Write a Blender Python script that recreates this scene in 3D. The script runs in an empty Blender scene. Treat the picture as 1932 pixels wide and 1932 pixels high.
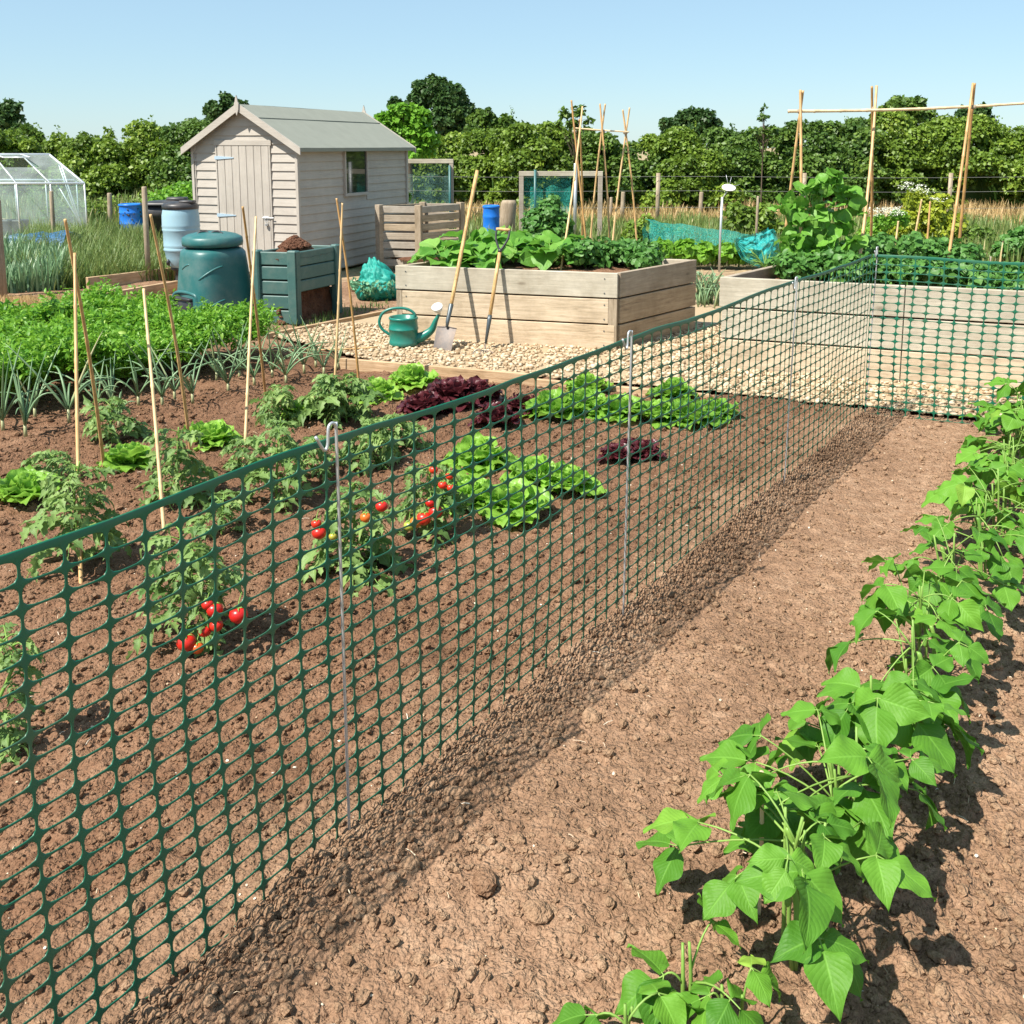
import bpy, bmesh, math, random
import numpy as np
from mathutils import Vector, Matrix

# ------------------------------------------------------------ camera, sky, sun, exposure
S = bpy.context.scene
COL = S.collection
CAM_H = 1.72
FPX = 1900.0                     # focal length in units of a 1932-wide picture
HC = 575.0                       # row of the optical axis (the lens is shifted up/down)
PITCH = math.atan(300.0 / FPX)
cam_d = bpy.data.cameras.new('camera')
cam = bpy.data.objects.new('camera', cam_d); COL.objects.link(cam)
cam_d.sensor_width = 36; cam_d.sensor_fit = 'HORIZONTAL'
cam_d.lens = FPX / 1932 * 36
cam_d.shift_y = -(966 - HC) / 1932
cam_d.clip_start = 0.05; cam_d.clip_end = 2000
cam.location = (0, 0, CAM_H)
cam.rotation_euler = (math.pi / 2 - PITCH, 0, 0)
S.camera = cam

SUN_EL = math.radians(54)
SUN_H = Vector((-0.80, -0.60)).normalized()      # horizontal direction towards the sun
world = bpy.data.worlds.new('World'); S.world = world
world.use_nodes = True
nt = world.node_tree; nt.nodes.clear()
sky = nt.nodes.new('ShaderNodeTexSky'); sky.sky_type = 'NISHITA'; sky.sun_disc = False
sky.sun_elevation = SUN_EL
sky.sun_rotation = math.atan2(SUN_H.x, SUN_H.y)
sky.air_density = 1.0; sky.dust_density = 0.15; sky.ozone_density = 3.2; sky.altitude = 0
bg = nt.nodes.new('ShaderNodeBackground'); bg.inputs[1].default_value = 0.074
wo = nt.nodes.new('ShaderNodeOutputWorld')
tint = nt.nodes.new('ShaderNodeMix'); tint.data_type = 'RGBA'; tint.blend_type = 'MULTIPLY'
tint.inputs[0].default_value = 1.0; tint.inputs[7].default_value = (0.86, 0.98, 1.09, 1)
nt.links.new(sky.outputs[0], tint.inputs[6]); even = nt.nodes.new('ShaderNodeMix'); even.data_type = 'RGBA'; even.inputs[0].default_value = 0.5
even.inputs[7].default_value = (4.3, 6.1, 6.9, 1)
nt.links.new(tint.outputs[2], even.inputs[6]); nt.links.new(even.outputs[2], bg.inputs[0]); nt.links.new(bg.outputs[0], wo.inputs[0])
sd = bpy.data.lights.new('sun', 'SUN'); sd.energy = 5.0; sd.angle = math.radians(0.5)
sd.color = (1.0, 0.94, 0.84)
sun = bpy.data.objects.new('sun', sd); COL.objects.link(sun)
sdir = Vector((SUN_H.x * math.cos(SUN_EL), SUN_H.y * math.cos(SUN_EL), math.sin(SUN_EL)))
sun.rotation_euler = sdir.to_track_quat('Z', 'Y').to_euler()
sun.location = (-6, -4, 12)
S.view_settings.view_transform = 'Standard'
S.view_settings.look = 'None'
S.view_settings.gamma = 1
S.view_settings.use_curve_mapping = False
S.view_settings.exposure = 0.87
S.render.engine = 'CYCLES'
S.cycles.max_bounces = 6
S.cycles.transparent_max_bounces = 12

# ------------------------------------------------------------ places measured in the photograph
SP, CP = math.sin(PITCH), math.cos(PITCH)
def ray(u, v):
    c = (HC - v) / FPX; a = (u - 966) / FPX
    return np.array([a, CP + c * SP, -SP + c * CP])
def G(u, v, z=0.0):
    r = ray(u, v); t = (z - CAM_H) / r[2]
    return np.array([r[0] * t, r[1] * t, z])
def PY(u, v, Y):
    r = ray(u, v); t = Y / r[1]
    return np.array([r[0] * t, Y, CAM_H + r[2] * t])
def ZAT(x, y, v):
    k = (HC - v) / FPX
    return CAM_H + y * (k * CP - SP) / (CP + k * SP)
def PXM(p):                       # picture units per metre at a point
    return FPX / (p[1] * CP - (p[2] - CAM_H) * SP)

# ------------------------------------------------------------ mesh collecting
class MB:
    def __init__(s): s.v = []; s.q = []; s.t = []; s.c = []; s.n = 0
    def add(s, V, Q=None, T=None, col=0.5):
        V = np.asarray(V, float).reshape(-1, 3)
        if Q is not None and len(Q): s.q.append(np.asarray(Q, np.int64).reshape(-1, 4) + s.n)
        if T is not None and len(T): s.t.append(np.asarray(T, np.int64).reshape(-1, 3) + s.n)
        c = np.zeros((len(V), 3)); c[:] = col
        s.v.append(V); s.c.append(c); s.n += len(V)
        return s
    def empty(s): return s.n == 0
WORLD = {}
def put(o, parent):
    COL.objects.link(o)
    W = Matrix.LocRotScale(o.location, o.rotation_euler, None)
    if parent is not None:
        o.parent = parent
        o.matrix_parent_inverse = WORLD[parent.name].inverted()
    WORLD[o.name] = W
    return o
def obj(name, mb, mat, parent=None, loc=None, rz=0.0, smooth=True, tag=None):
    V = np.concatenate(mb.v); C3 = np.concatenate(mb.c)
    Q = np.concatenate(mb.q) if mb.q else np.zeros((0, 4), np.int64)
    T = np.concatenate(mb.t) if mb.t else np.zeros((0, 3), np.int64)
    if loc is None:
        lo, hi = V.min(0), V.max(0)
        loc = np.array([(lo[0] + hi[0]) / 2, (lo[1] + hi[1]) / 2, lo[2]])
        V = V - loc
    me = bpy.data.meshes.new(name)
    me.vertices.add(len(V)); me.vertices.foreach_set('co', V.astype(np.float32).ravel())
    nl = len(Q) * 4 + len(T) * 3
    me.loops.add(nl)
    me.loops.foreach_set('vertex_index', np.concatenate([Q.ravel(), T.ravel()]).astype(np.int32))
    me.polygons.add(len(Q) + len(T))
    st = np.concatenate([np.arange(len(Q)) * 4, len(Q) * 4 + np.arange(len(T)) * 3]).astype(np.int32)
    me.polygons.foreach_set('loop_start', st)
    me.update(calc_edges=True)
    me.polygons.foreach_set('use_smooth', np.full(len(me.polygons), smooth))
    at = me.attributes.new('var', 'FLOAT_COLOR', 'POINT')
    cc = np.ones((len(V), 4), np.float32); cc[:, :3] = C3
    at.data.foreach_set('color', cc.ravel())
    me.materials.append(mat)
    o = bpy.data.objects.new(name, me)
    o.location = [float(a) for a in loc]; o.rotation_euler = (0, 0, rz)
    put(o, parent)
    if tag: settag(o, *tag)
    return o
def settag(o, label=None, cat=None, group=None, kind=None):
    if label: o['label'] = label
    if cat: o['category'] = cat
    if group: o['group'] = group
    if kind: o['kind'] = kind
    return o
def thing(name, label, cat, loc=(0, 0, 0), rz=0, group=None):
    o = bpy.data.objects.new(name, None); o.empty_display_size = 0.1
    o.location = [float(a) for a in loc]; o.rotation_euler = (0, 0, rz)
    put(o, None); settag(o, label, cat, group)
    return o

# chamfered box topology
_b = bmesh.new(); bmesh.ops.create_cube(_b, size=2)
bmesh.ops.bevel(_b, geom=list(_b.edges), offset=0.5, segments=1, profile=0.5, affect='EDGES')
_b.verts.index_update()
CBV = np.array([v.co[:] for v in _b.verts])
CBQ = [[v.index for v in f.verts] for f in _b.faces if len(f.verts) == 4]
CBT = [[v.index for v in f.verts] for f in _b.faces if len(f.verts) == 3]
_b.free()
def box(mb, x0, x1, y0, y1, z0, z1, c=0.003, col=0.5):
    lo = np.array([min(x0, x1), min(y0, y1), min(z0, z1)]); hi = np.array([max(x0, x1), max(y0, y1), max(z0, z1)])
    h = (hi - lo) / 2; m = (hi + lo) / 2
    c = min(c, h.min() * 0.8)
    full = np.abs(CBV) > 0.75
    V = np.sign(CBV) * np.where(full, h, h - c) + m
    return mb.add(V, CBQ, CBT, col)
def tube(mb, pts, rad, sides=6, col=0.5, cap=True):
    P = np.asarray(pts, float); n = len(P)
    R = np.full(n, float(rad)) if np.isscalar(rad) else np.asarray(rad, float)
    if len(R) != n: R = np.interp(np.linspace(0, 1, n), np.linspace(0, 1, len(R)), R)
    d = np.gradient(P, axis=0); d /= np.linalg.norm(d, axis=1)[:, None] + 1e-9
    ref = np.array([0.31, 0.17, 0.93]) if abs(d[0, 2]) < 0.9 else np.array([1.0, 0.1, 0.05])
    V = []
    a = np.arange(sides) * 2 * math.pi / sides
    x = np.cross(d[0], ref); x /= np.linalg.norm(x)
    for i in range(n):
        x = x - d[i] * np.dot(x, d[i]); x /= np.linalg.norm(x) + 1e-9
        y = np.cross(d[i], x)
        V.append(P[i] + R[i] * (np.cos(a)[:, None] * x + np.sin(a)[:, None] * y))
    V = np.concatenate(V)
    i = np.arange(n - 1)[:, None] * sides; j = np.arange(sides)[None]; k = (j + 1) % sides
    Q = np.stack([i + j, i + k, i + sides + k, i + sides + j], -1).reshape(-1, 4)
    T = []
    if cap:
        V = np.concatenate([V, P[:1], P[-1:]]); a0 = n * sides; b0 = a0 + 1
        for s in range(sides):
            T.append([a0, (s + 1) % sides, s]); T.append([b0, (n - 1) * sides + s, (n - 1) * sides + (s + 1) % sides])
    return mb.add(V, Q, T, col)
def lathe(mb, prof, segs=32, c=(0, 0, 0), ex=2.0, rot=0.0, col=0.5):
    # prof: (radius, z) or (radius, z, squareness exponent)
    V = []
    a = np.arange(segs) * 2 * math.pi / segs
    for p in prof:
        e = p[2] if len(p) > 2 else ex
        r = p[0] / (np.abs(np.cos(a)) ** e + np.abs(np.sin(a)) ** e) ** (1 / e)
        V.append(np.stack([c[0] + r * np.cos(a + rot), c[1] + r * np.sin(a + rot), np.full(segs, c[2] + p[1])], -1))
    n = len(prof); V = np.concatenate(V)
    i = np.arange(n - 1)[:, None] * segs; j = np.arange(segs)[None]; k = (j + 1) % segs
    Q = np.stack([i + j, i + k, i + segs + k, i + segs + j], -1).reshape(-1, 4)
    return mb.add(V, Q, None, col)
def bez(p0, p1, p2, n=8):
    t = np.linspace(0, 1, n)[:, None]
    p0, p1, p2 = map(lambda a: np.asarray(a, float), (p0, p1, p2))
    return (1 - t) ** 2 * p0 + 2 * t * (1 - t) * p1 + t ** 2 * p2
def crv(pts, n=6):                # catmull-rom through the points
    P = [np.asarray(p, float) for p in pts]; P = [2 * P[0] - P[1]] + P + [2 * P[-1] - P[-2]]
    out = []
    for i in range(1, len(P) - 2):
        for t in np.linspace(0, 1, n, endpoint=False):
            a, b, c, d = P[i - 1:i + 3]
            out.append(0.5 * ((2 * b) + (c - a) * t + (2 * a - 5 * b + 4 * c - d) * t * t + (3 * b - a - 3 * c + d) * t ** 3))
    out.append(P[-2]); return np.array(out)

# ------------------------------------------------------------ numpy noise
def h2(ix, iy, s):
    ix = (ix.astype(np.int64) & 0xffffffff).astype(np.uint64); iy = (iy.astype(np.int64) & 0xffffffff).astype(np.uint64)
    h = (ix * np.uint64(374761393) + iy * np.uint64(668265263) + np.uint64(s * 974711 + 12345)) & np.uint64(0xffffffff)
    h = ((h ^ (h >> np.uint64(13))) * np.uint64(1274126177)) & np.uint64(0xffffffff)
    h = ((h ^ (h >> np.uint64(16))) * np.uint64(2246822519)) & np.uint64(0xffffffff)
    return ((h ^ (h >> np.uint64(15))) & np.uint64(0xffffff)).astype(float) / 0xffffff
def vn(x, y, s=0):
    ix = np.floor(x); iy = np.floor(y); fx = x - ix; fy = y - iy
    fx = fx * fx * (3 - 2 * fx); fy = fy * fy * (3 - 2 * fy)
    a = h2(ix, iy, s); b = h2(ix + 1, iy, s); c = h2(ix, iy + 1, s); d = h2(ix + 1, iy + 1, s)
    return (a + (b - a) * fx) * (1 - fy) + (c + (d - c) * fx) * fy
def fbm(x, y, o=4, s=0):
    r = 0; a = 0.5
    for i in range(o):
        r = r + a * vn(x * 2 ** i + 7.3 * i, y * 2 ** i - 3.1 * i, s + i); a *= 0.5
    return r
def clods(x, y, cell, dens, s, rmin=0.2, rmax=0.5, flat=0.7):
    gx = np.floor(x / cell); gy = np.floor(y / cell); H = np.zeros_like(x)
    for dx in (-1, 0, 1):
        for dy in (-1, 0, 1):
            ix = gx + dx; iy = gy + dy
            e = h2(ix, iy, s + 5)
            r = cell * (rmin + (rmax - rmin) * h2(ix, iy, s + 3) ** 2)
            cx = (ix + 0.15 + 0.7 * h2(ix, iy, s)) * cell; cy = (iy + 0.15 + 0.7 * h2(ix, iy, s + 1)) * cell
            an = h2(ix, iy, s + 7) * 3.14; ca, sa = np.cos(an), np.sin(an)
            ux = (x - cx) * ca + (y - cy) * sa; uy = (-(x - cx) * sa + (y - cy) * ca) * (1.15 + 0.6 * h2(ix, iy, s + 9))
            d = 1 - (ux * ux + uy * uy) / (r * r)
            H = np.maximum(H, np.where((d > 0) & (e < dens), r * flat * np.sqrt(np.maximum(d, 0)), 0))
    return H

# ------------------------------------------------------------ leaves
def grid_leaf(ws, nt=7, ns=5, fold=0.25, droop=0.25, wave=0.0, cup=0.0, lobes=0, lobeamp=0.0, wfreq=5):
    """ws: half-widths along the length (list), unit length leaf along +Y, normal +Z"""
    t = np.linspace(0, 1, nt); s = np.linspace(-1, 1, ns)
    w = np.interp(t, np.linspace(0, 1, len(ws)), ws)
    if lobes: w = w * (1 - lobeamp * (0.5 + 0.5 * np.cos(t * lobes * 2 * math.pi)))
    Tt, Ss = np.meshgrid(t, s, indexing='ij')
    X = Ss * w[:, None]
    Y = Tt.copy()
    if lobes: Y = Y + np.abs(Ss) * 0.04
    Z = fold * np.abs(X) - droop * Tt ** 2 + cup * X * X + wave * np.sin(Tt * wfreq * math.pi + Ss * 1.5) * np.abs(Ss) ** 1.5
    V = np.stack([X, Y, Z], -1).reshape(-1, 3)
    Q = [[i * ns + j, i * ns + j + 1, (i + 1) * ns + j + 1, (i + 1) * ns + j] for i in range(nt - 1) for j in range(ns - 1)]
    C = np.stack([np.zeros_like(Tt), Ss * 0.5 + 0.5, Tt], -1).reshape(-1, 3)
    return V, np.array(Q), C
def basis(d, n):
    d = d / (np.linalg.norm(d, axis=1)[:, None] + 1e-9)
    x = np.cross(d, n); x /= np.linalg.norm(x, axis=1)[:, None] + 1e-9
    z = np.cross(x, d)
    return np.stack([x, d, z], -1)          # columns are the leaf's axes
def place(mb, tpl, pos, d, n, size, var, wid=None):
    V, Q, C = tpl; N = len(pos)
    if N == 0: return
    B = basis(np.asarray(d, float), np.asarray(n, float))
    size = np.broadcast_to(np.asarray(size, float), (N,)); 
    sc = np.stack([size * (1 if wid is None else wid), size, size], -1)
    L = V[None] * sc[:, None, :]
    W = np.einsum('nij,nkj->nki', B, L) + np.asarray(pos)[:, None, :]
    k = len(V)
    QQ = (Q[None] + (np.arange(N) * k)[:, None, None]).reshape(-1, 4)
    CC = np.broadcast_to(C[None], (N, k, 3)).copy(); CC[:, :, 0] = np.broadcast_to(np.asarray(var, float), (N,))[:, None]
    mb.v.append(W.reshape(-1, 3)); mb.q.append(QQ + mb.n); mb.c.append(CC.reshape(-1, 3)); mb.n += N * k
BEAN = [grid_leaf([0.03, .3, .40, .415, .38, .30, .19, .09, .0], 14, 9, f, dr, 0.055, cp, wfreq=4) for f, dr, cp in ((.25, .25, -.2), (.12, .12, -.3), (.4, .45, -.1), (-.12, .35, -.2))]
TOM = [grid_leaf([.03, .30, .36, .30, .2, .12, .0], 13, 5, .3, .35, .03, 0, lobes=3.0, lobeamp=.55), grid_leaf([.03, .22, .30, .26, .2, .1, .0], 11, 5, .5, .6, .03, 0, lobes=2.5, lobeamp=.5)]
LET = [grid_leaf([.14, .22, .36, .50, .56, .52, .36, .16], 14, 9, .35, .22, .10, -.6, wfreq=7), grid_leaf([.14, .2, .33, .46, .54, .5, .34, .12], 14, 9, .5, .45, .12, -.5, wfreq=8), grid_leaf([.14, .24, .36, .5, .5, .46, .3, .14], 14, 9, .6, -.15, .08, -.5, wfreq=6)]
BIG = [grid_leaf([.05, .38, .52, .54, .48, .34, .16, .0], 9, 7, .25, .35, .05, -.2, wfreq=5), grid_leaf([.05, .34, .48, .52, .42, .3, .14, .0], 9, 7, .4, .15, .06, -.2, wfreq=4)]
SMALL = [grid_leaf([.04, .3, .3, .0], 4, 3, .35, .2), grid_leaf([.04, .26, .3, .0], 4, 3, .1, .4)]
CARD = [(np.array([[0, 0, 0], [-.42, .45, .12], [.42, .45, .12], [0, 1, -.1], [0, .5, 0]], float), np.array([[0, 4, 3, 1], [0, 2, 3, 4]]), np.array([[0, .5, 0], [0, 0, .5], [0, 1, .5], [0, .5, 1], [0, .5, .5]], float))]
FERN = [grid_leaf([.02, .14, .16, .12, .03], 5, 3, .3, .5)]
def rnd_dir(rs, n):
    v = rs.normal(size=(n, 3)); return v / np.linalg.norm(v, axis=1)[:, None]
def lump_leaves(mb, lumps, n, size, rs, tpls=CARD, shell=0.5, up=0.35, chaos=0.7, vb=(0.2, 0.8), bottom=-0.6):
    L = np.asarray(lumps, float)
    area = L[:, 3] * L[:, 5]; area /= area.sum()
    k = rs.choice(len(L), n, p=area)
    d = rnd_dir(rs, n); m = d[:, 2] < bottom; d[m, 2] *= -1
    rr = 1 - shell * rs.rand(n) ** 1.6
    pos = L[k, :3] + d * L[k, 3:6] * rr[:, None]
    nn = d + chaos * rs.normal(size=(n, 3)) * 0.6 + np.array([0, 0, up])
    dd = np.cross(nn, rnd_dir(rs, n)) + d * 0.4 - np.array([0, 0, .25])
    lv = rs.rand(len(L))[k] if len(L) > 3 else 0.5
    var = np.clip(vb[0] + (vb[1] - vb[0]) * (0.55 * lv + 0.45 * rs.rand(n)), 0, 1)
    sz = size * (0.6 + 0.8 * rs.rand(n))
    which = rs.randint(0, len(tpls), n)
    for i, tp in enumerate(tpls):
        m = which == i
        place(mb, tp, pos[m], dd[m], nn[m], sz[m], var[m])

# ------------------------------------------------------------ rocks
def ico(sub, rs, amp):
    b = bmesh.new(); bmesh.ops.create_icosphere(b, subdivisions=sub, radius=1)
    V = np.array([v.co[:] for v in b.verts]); T = np.array([[v.index for v in f.verts] for f in b.faces]); b.free()
    a = rs.normal(size=(5, 3)); ph = rs.rand(5) * 6
    dsp = sum(np.sin(V @ (a[i] * 1.8) + ph[i]) for i in range(5)) / 5
    V = V * (1 + amp * dsp + amp * 0.4 * (rs.rand(len(V)) - .5))[:, None]
    return V, T
def scatter(mb, tpls, pos, size, rs, flat=0.7, var=None):
    N = len(pos); which = rs.randint(0, len(tpls), N)
    if var is None: var = rs.rand(N)
    an = rs.rand(N, 2) * 6.28
    ca, sa = np.cos(an[:, 0]), np.sin(an[:, 0]); Z = np.zeros(N); O = np.ones(N)
    Rz = np.stack([ca, -sa, Z, sa, ca, Z, Z, Z, O], -1).reshape(-1, 3, 3)
    cb, sb = np.cos((an[:, 1] - 3.14) * .15), np.sin((an[:, 1] - 3.14) * .15)
    Rx = np.stack([O, Z, Z, Z, cb, -sb, Z, sb, cb], -1).reshape(-1, 3, 3)
    R = Rx @ Rz
    sc = np.stack([size * (0.8 + .5 * rs.rand(N)), size * (0.7 + .4 * rs.rand(N)), size * flat * (.7 + .5 * rs.rand(N))], -1)
    for i, (V, T) in enumerate(tpls):
        m = np.where(which == i)[0]
        if not len(m): continue
        W = np.einsum('nij,nkj->nki', R[m], V[None] * sc[m][:, None]) + pos[m][:, None]
        TT = (T[None] + (np.arange(len(m)) * len(V))[:, None, None]).reshape(-1, 3)
        C = np.zeros((len(m), len(V), 3)); C[:] = var[m][:, None, None]
        mb.v.append(W.reshape(-1, 3)); mb.t.append(TT + mb.n); mb.c.append(C.reshape(-1, 3)); mb.n += len(m) * len(V)

# ------------------------------------------------------------ materials
def newmat(name):
    m = bpy.data.materials.new(name); m.use_nodes = True
    nt = m.node_tree; p = nt.nodes['Principled BSDF']
    return m, nt, p
def N(nt, t, **kw):
    n = nt.nodes.new(t)
    for k, v in kw.items():
        if k.startswith('i_'): n.inputs[k[2:].replace('_', ' ')].default_value = v
        else: setattr(n, k, v)
    return n
def lk(nt, a, b): nt.links.new(a, b)
def mixc(nt, fac, a, b, mode='MIX'):
    m = N(nt, 'ShaderNodeMix', data_type='RGBA', blend_type=mode)
    for s, v in ((0, fac), (6, a), (7, b)):
        if hasattr(v, 'is_linked') or hasattr(v, 'links'): lk(nt, v, m.inputs[s])
        else: m.inputs[s].default_value = v if s == 0 else (*v, 1)
    return m.outputs[2]
def noise(nt, scale, detail=4, rough=.55, vec=None, dist=0.0):
    n = N(nt, 'ShaderNodeTexNoise'); n.inputs['Scale'].default_value = scale; n.inputs['Detail'].default_value = detail
    n.inputs['Roughness'].default_value = rough; n.inputs['Distortion'].default_value = dist
    if vec is not None: lk(nt, vec, n.inputs['Vector'])
    return n.outputs['Fac']
def ramp(nt, fac, stops):
    r = N(nt, 'ShaderNodeValToRGB'); e = r.color_ramp.elements
    while len(e) < len(stops): e.new(0.5)
    for i, (p, c) in enumerate(stops):
        e[i].position = p; e[i].color = (*c, 1) if len(c) == 3 else c
    lk(nt, fac, r.inputs[0]); return r.outputs[0]
def bump(nt, p, h, strength, dist):
    b = N(nt, 'ShaderNodeBump'); b.inputs['Strength'].default_value = strength; b.inputs['Distance'].default_value = dist
    lk(nt, h, b.inputs['Height']); lk(nt, b.outputs[0], p.inputs['Normal']); return b
def coords(nt, scale=(1, 1, 1), geo=False):
    if geo: src = N(nt, 'ShaderNodeNewGeometry').outputs['Position']
    else: src = N(nt, 'ShaderNodeTexCoord').outputs['Object']
    m = N(nt, 'ShaderNodeMapping'); m.inputs['Scale'].default_value = scale
    lk(nt, src, m.inputs[0]); return m.outputs[0]
def vattr(nt):
    a = N(nt, 'ShaderNodeAttribute', attribute_name='var'); s = N(nt, 'ShaderNodeSeparateColor')
    lk(nt, a.outputs['Color'], s.inputs[0]); return s.outputs
def math_(nt, op, a, b=None, clamp=False):
    m = N(nt, 'ShaderNodeMath', operation=op, use_clamp=clamp)
    for i, v in enumerate((a, b)):
        if v is None: continue
        if isinstance(v, (int, float)): m.inputs[i].default_value = v
        else: lk(nt, v, m.inputs[i])
    return m.outputs[0]
def simple(name, col, rough=.5, var=.15, scale=12, metal=0, bumps=0.0, spec=.5, dirt=None):
    m, nt, p = newmat(name)
    f = noise(nt, scale, 5, .6, coords(nt))
    c = mixc(nt, f, tuple(a * (1 - var) for a in col), tuple(min(1, a * (1 + var)) for a in col))
    if dirt:
        d = ramp(nt, noise(nt, 3.5, 6, .7, coords(nt)), [(.45, (0, 0, 0)), (.7, (1, 1, 1))])
        c = mixc(nt, math_(nt, 'MULTIPLY', d, dirt[3]), c, dirt[:3])
    lk(nt, c, p.inputs['Base Color'])
    p.inputs['Roughness'].default_value = rough; p.inputs['Metallic'].default_value = metal
    p.inputs['Specular IOR Level'].default_value = spec
    if bumps: bump(nt, p, noise(nt, scale * 6, 4, .6, coords(nt)), bumps, .004)
    return m
def foliage(name, c1, c2, c3=None, rough=.48, trans=.3, veins=0, tcol=None, spec=.35):
    m, nt, p = newmat(name)
    v = vattr(nt)
    stops = [(0, c1), (1, c2)] if c3 is None else [(0, c1), (.75, c2), (1, c3)]
    c = ramp(nt, v[0], stops)
    if veins:
        s = math_(nt, 'ABSOLUTE', math_(nt, 'SUBTRACT', v[1], .5))
        mid = math_(nt, 'SUBTRACT', 1, math_(nt, 'MULTIPLY', s, 24), True)
        w = math_(nt, 'SINE', math_(nt, 'MULTIPLY', math_(nt, 'SUBTRACT', v[2], math_(nt, 'MULTIPLY', s, .75)), veins * 6.283))
        side = math_(nt, 'MULTIPLY', math_(nt, 'SUBTRACT', math_(nt, 'ABSOLUTE', w), .0), 1.0)
        sharp = math_(nt, 'SUBTRACT', 1, math_(nt, 'MULTIPLY', side, 4.5), True)
        tot = math_(nt, 'MAXIMUM', mid, math_(nt, 'MULTIPLY', sharp, .55))
        c = mixc(nt, math_(nt, 'MULTIPLY', tot, .3), c, tuple(min(1, a * 1.7 + .05) for a in c2))
        nz = noise(nt, 48, 3, .6, coords(nt))
        hgt = math_(nt, 'ADD', math_(nt, 'SUBTRACT', math_(nt, 'MULTIPLY', side, .45), mid), math_(nt, 'MULTIPLY', nz, 2.2))
        bump(nt, p, hgt, .26, .0045)
    nz2 = noise(nt, 22, 3, .6, coords(nt))
    c = mixc(nt, nz2, c, c, 'MULTIPLY') if False else mixc(nt, math_(nt, 'MULTIPLY', nz2, .28), c, tuple(a * .55 for a in c1))
    lk(nt, c, p.inputs['Base Color'])
    p.inputs['Roughness'].default_value = rough; p.inputs['Specular IOR Level'].default_value = spec
    tr = N(nt, 'ShaderNodeBsdfTranslucent')
    tc = mixc(nt, .6, c, tcol or tuple(min(1, a * 1.6) for a in c2))
    lk(nt, tc, tr.inputs['Color'])
    mx = N(nt, 'ShaderNodeMixShader'); mx.inputs[0].default_value = trans
    out = nt.nodes['Material Output']
    lk(nt, p.outputs[0], mx.inputs[1]); lk(nt, tr.outputs[0], mx.inputs[2]); lk(nt, mx.outputs[0], out.inputs[0])
    return m
def wood(name, c1, c2, axis=0, knots=True, rough=.75, grey=None):
    m, nt, p = newmat(name)
    sc = [14, 14, 14]; sc[axis] = .9
    vec = coords(nt, tuple(sc)); v = vattr(nt)
    g = noise(nt, 3.0, 6, .65, vec, .8)
    g2 = noise(nt, 14, 3, .6, vec)
    f = math_(nt, 'ADD', math_(nt, 'MULTIPLY', g, .8), math_(nt, 'MULTIPLY', g2, .3))
    c = ramp(nt, f, [(.36, tuple(a * .52 for a in c1)), (.5, c1), (.68, c2)])
    if grey: c = mixc(nt, v[0], c, mixc(nt, g, tuple(a * .6 for a in grey), tuple(a * 1.2 for a in grey)))
    if knots:
        ks = [3.2, 3.2, 3.2]; ks[axis] = 1.3
        vo = N(nt, 'ShaderNodeTexVoronoi'); vo.inputs['Scale'].default_value = 1.6
        lk(nt, coords(nt, tuple(ks)), vo.inputs['Vector'])
        k = ramp(nt, vo.outputs['Distance'], [(.045, (1, 1, 1)), (.11, (0, 0, 0))])
        c = mixc(nt, math_(nt, 'MULTIPLY', k, .55), c, tuple(a * .3 for a in c1))
    st = ramp(nt, noise(nt, 2.2, 5, .7, coords(nt)), [(.35, (.72, .70, .67)), (.6, (1, 1, 1))])
    c = mixc(nt, 1.0, c, st, 'MULTIPLY')
    lk(nt, c, p.inputs['Base Color']); p.inputs['Roughness'].default_value = rough
    p.inputs['Specular IOR Level'].default_value = .2
    bump(nt, p, f, .5, .006)
    return m

M = {}
def soil_mat(name, a, b, c, far=False):
    m, nt, p = newmat(name)
    pos = coords(nt, geo=True)
    big = noise(nt, .9, 5, .6, pos); mid = noise(nt, 14, 6, .7, pos); fine = noise(nt, 120, 3, .7, pos)
    f = math_(nt, 'ADD', math_(nt, 'MULTIPLY', big, .5), math_(nt, 'MULTIPLY', mid, .5))
    col = ramp(nt, f, [(.36, a), (.5, b), (.64, c)])
    col = mixc(nt, 1, col, ramp(nt, fine, [(.32, (.66, .62, .60)), (.46, (1.0, .99, .98)), (.66, (1.2, 1.18, 1.15))]), 'MULTIPLY')
    v = vattr(nt)                        # how freshly dug the earth is: dug earth is darker and redder
    col = mixc(nt, v[0], col, mixc(nt, 1, col, (.70, .63, .60), 'MULTIPLY'))
    lk(nt, col, p.inputs['Base Color']); p.inputs['Roughness'].default_value = .95; p.inputs['Specular IOR Level'].default_value = .12
    wp = N(nt, 'ShaderNodeVectorMath', operation='ADD'); nzc = N(nt, 'ShaderNodeTexNoise'); nzc.inputs['Scale'].default_value = 35; lk(nt, pos, nzc.inputs['Vector'])
    sc_ = N(nt, 'ShaderNodeVectorMath', operation='SCALE'); sc_.inputs['Scale'].default_value = .02; lk(nt, nzc.outputs['Color'], sc_.inputs[0]); lk(nt, pos, wp.inputs[0]); lk(nt, sc_.outputs[0], wp.inputs[1])
    hs = []
    for s_ in (75, 170):
        vo = N(nt, 'ShaderNodeTexVoronoi'); vo.inputs['Scale'].default_value = s_; lk(nt, wp.outputs[0], vo.inputs['Vector']); hs.append(vo.outputs['Distance'])
    h = math_(nt, 'SUBTRACT', math_(nt, 'MULTIPLY', noise(nt, 60, 4, .6, pos), 1.2), math_(nt, 'ADD', math_(nt, 'MULTIPLY', hs[0], .9), math_(nt, 'MULTIPLY', hs[1], .45)))
    bump(nt, p, h, .85, .011)
    return m
M['soil'] = soil_mat('soil', (.15, .090, .055), (.262, .160, .100), (.385, .255, .168))
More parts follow.
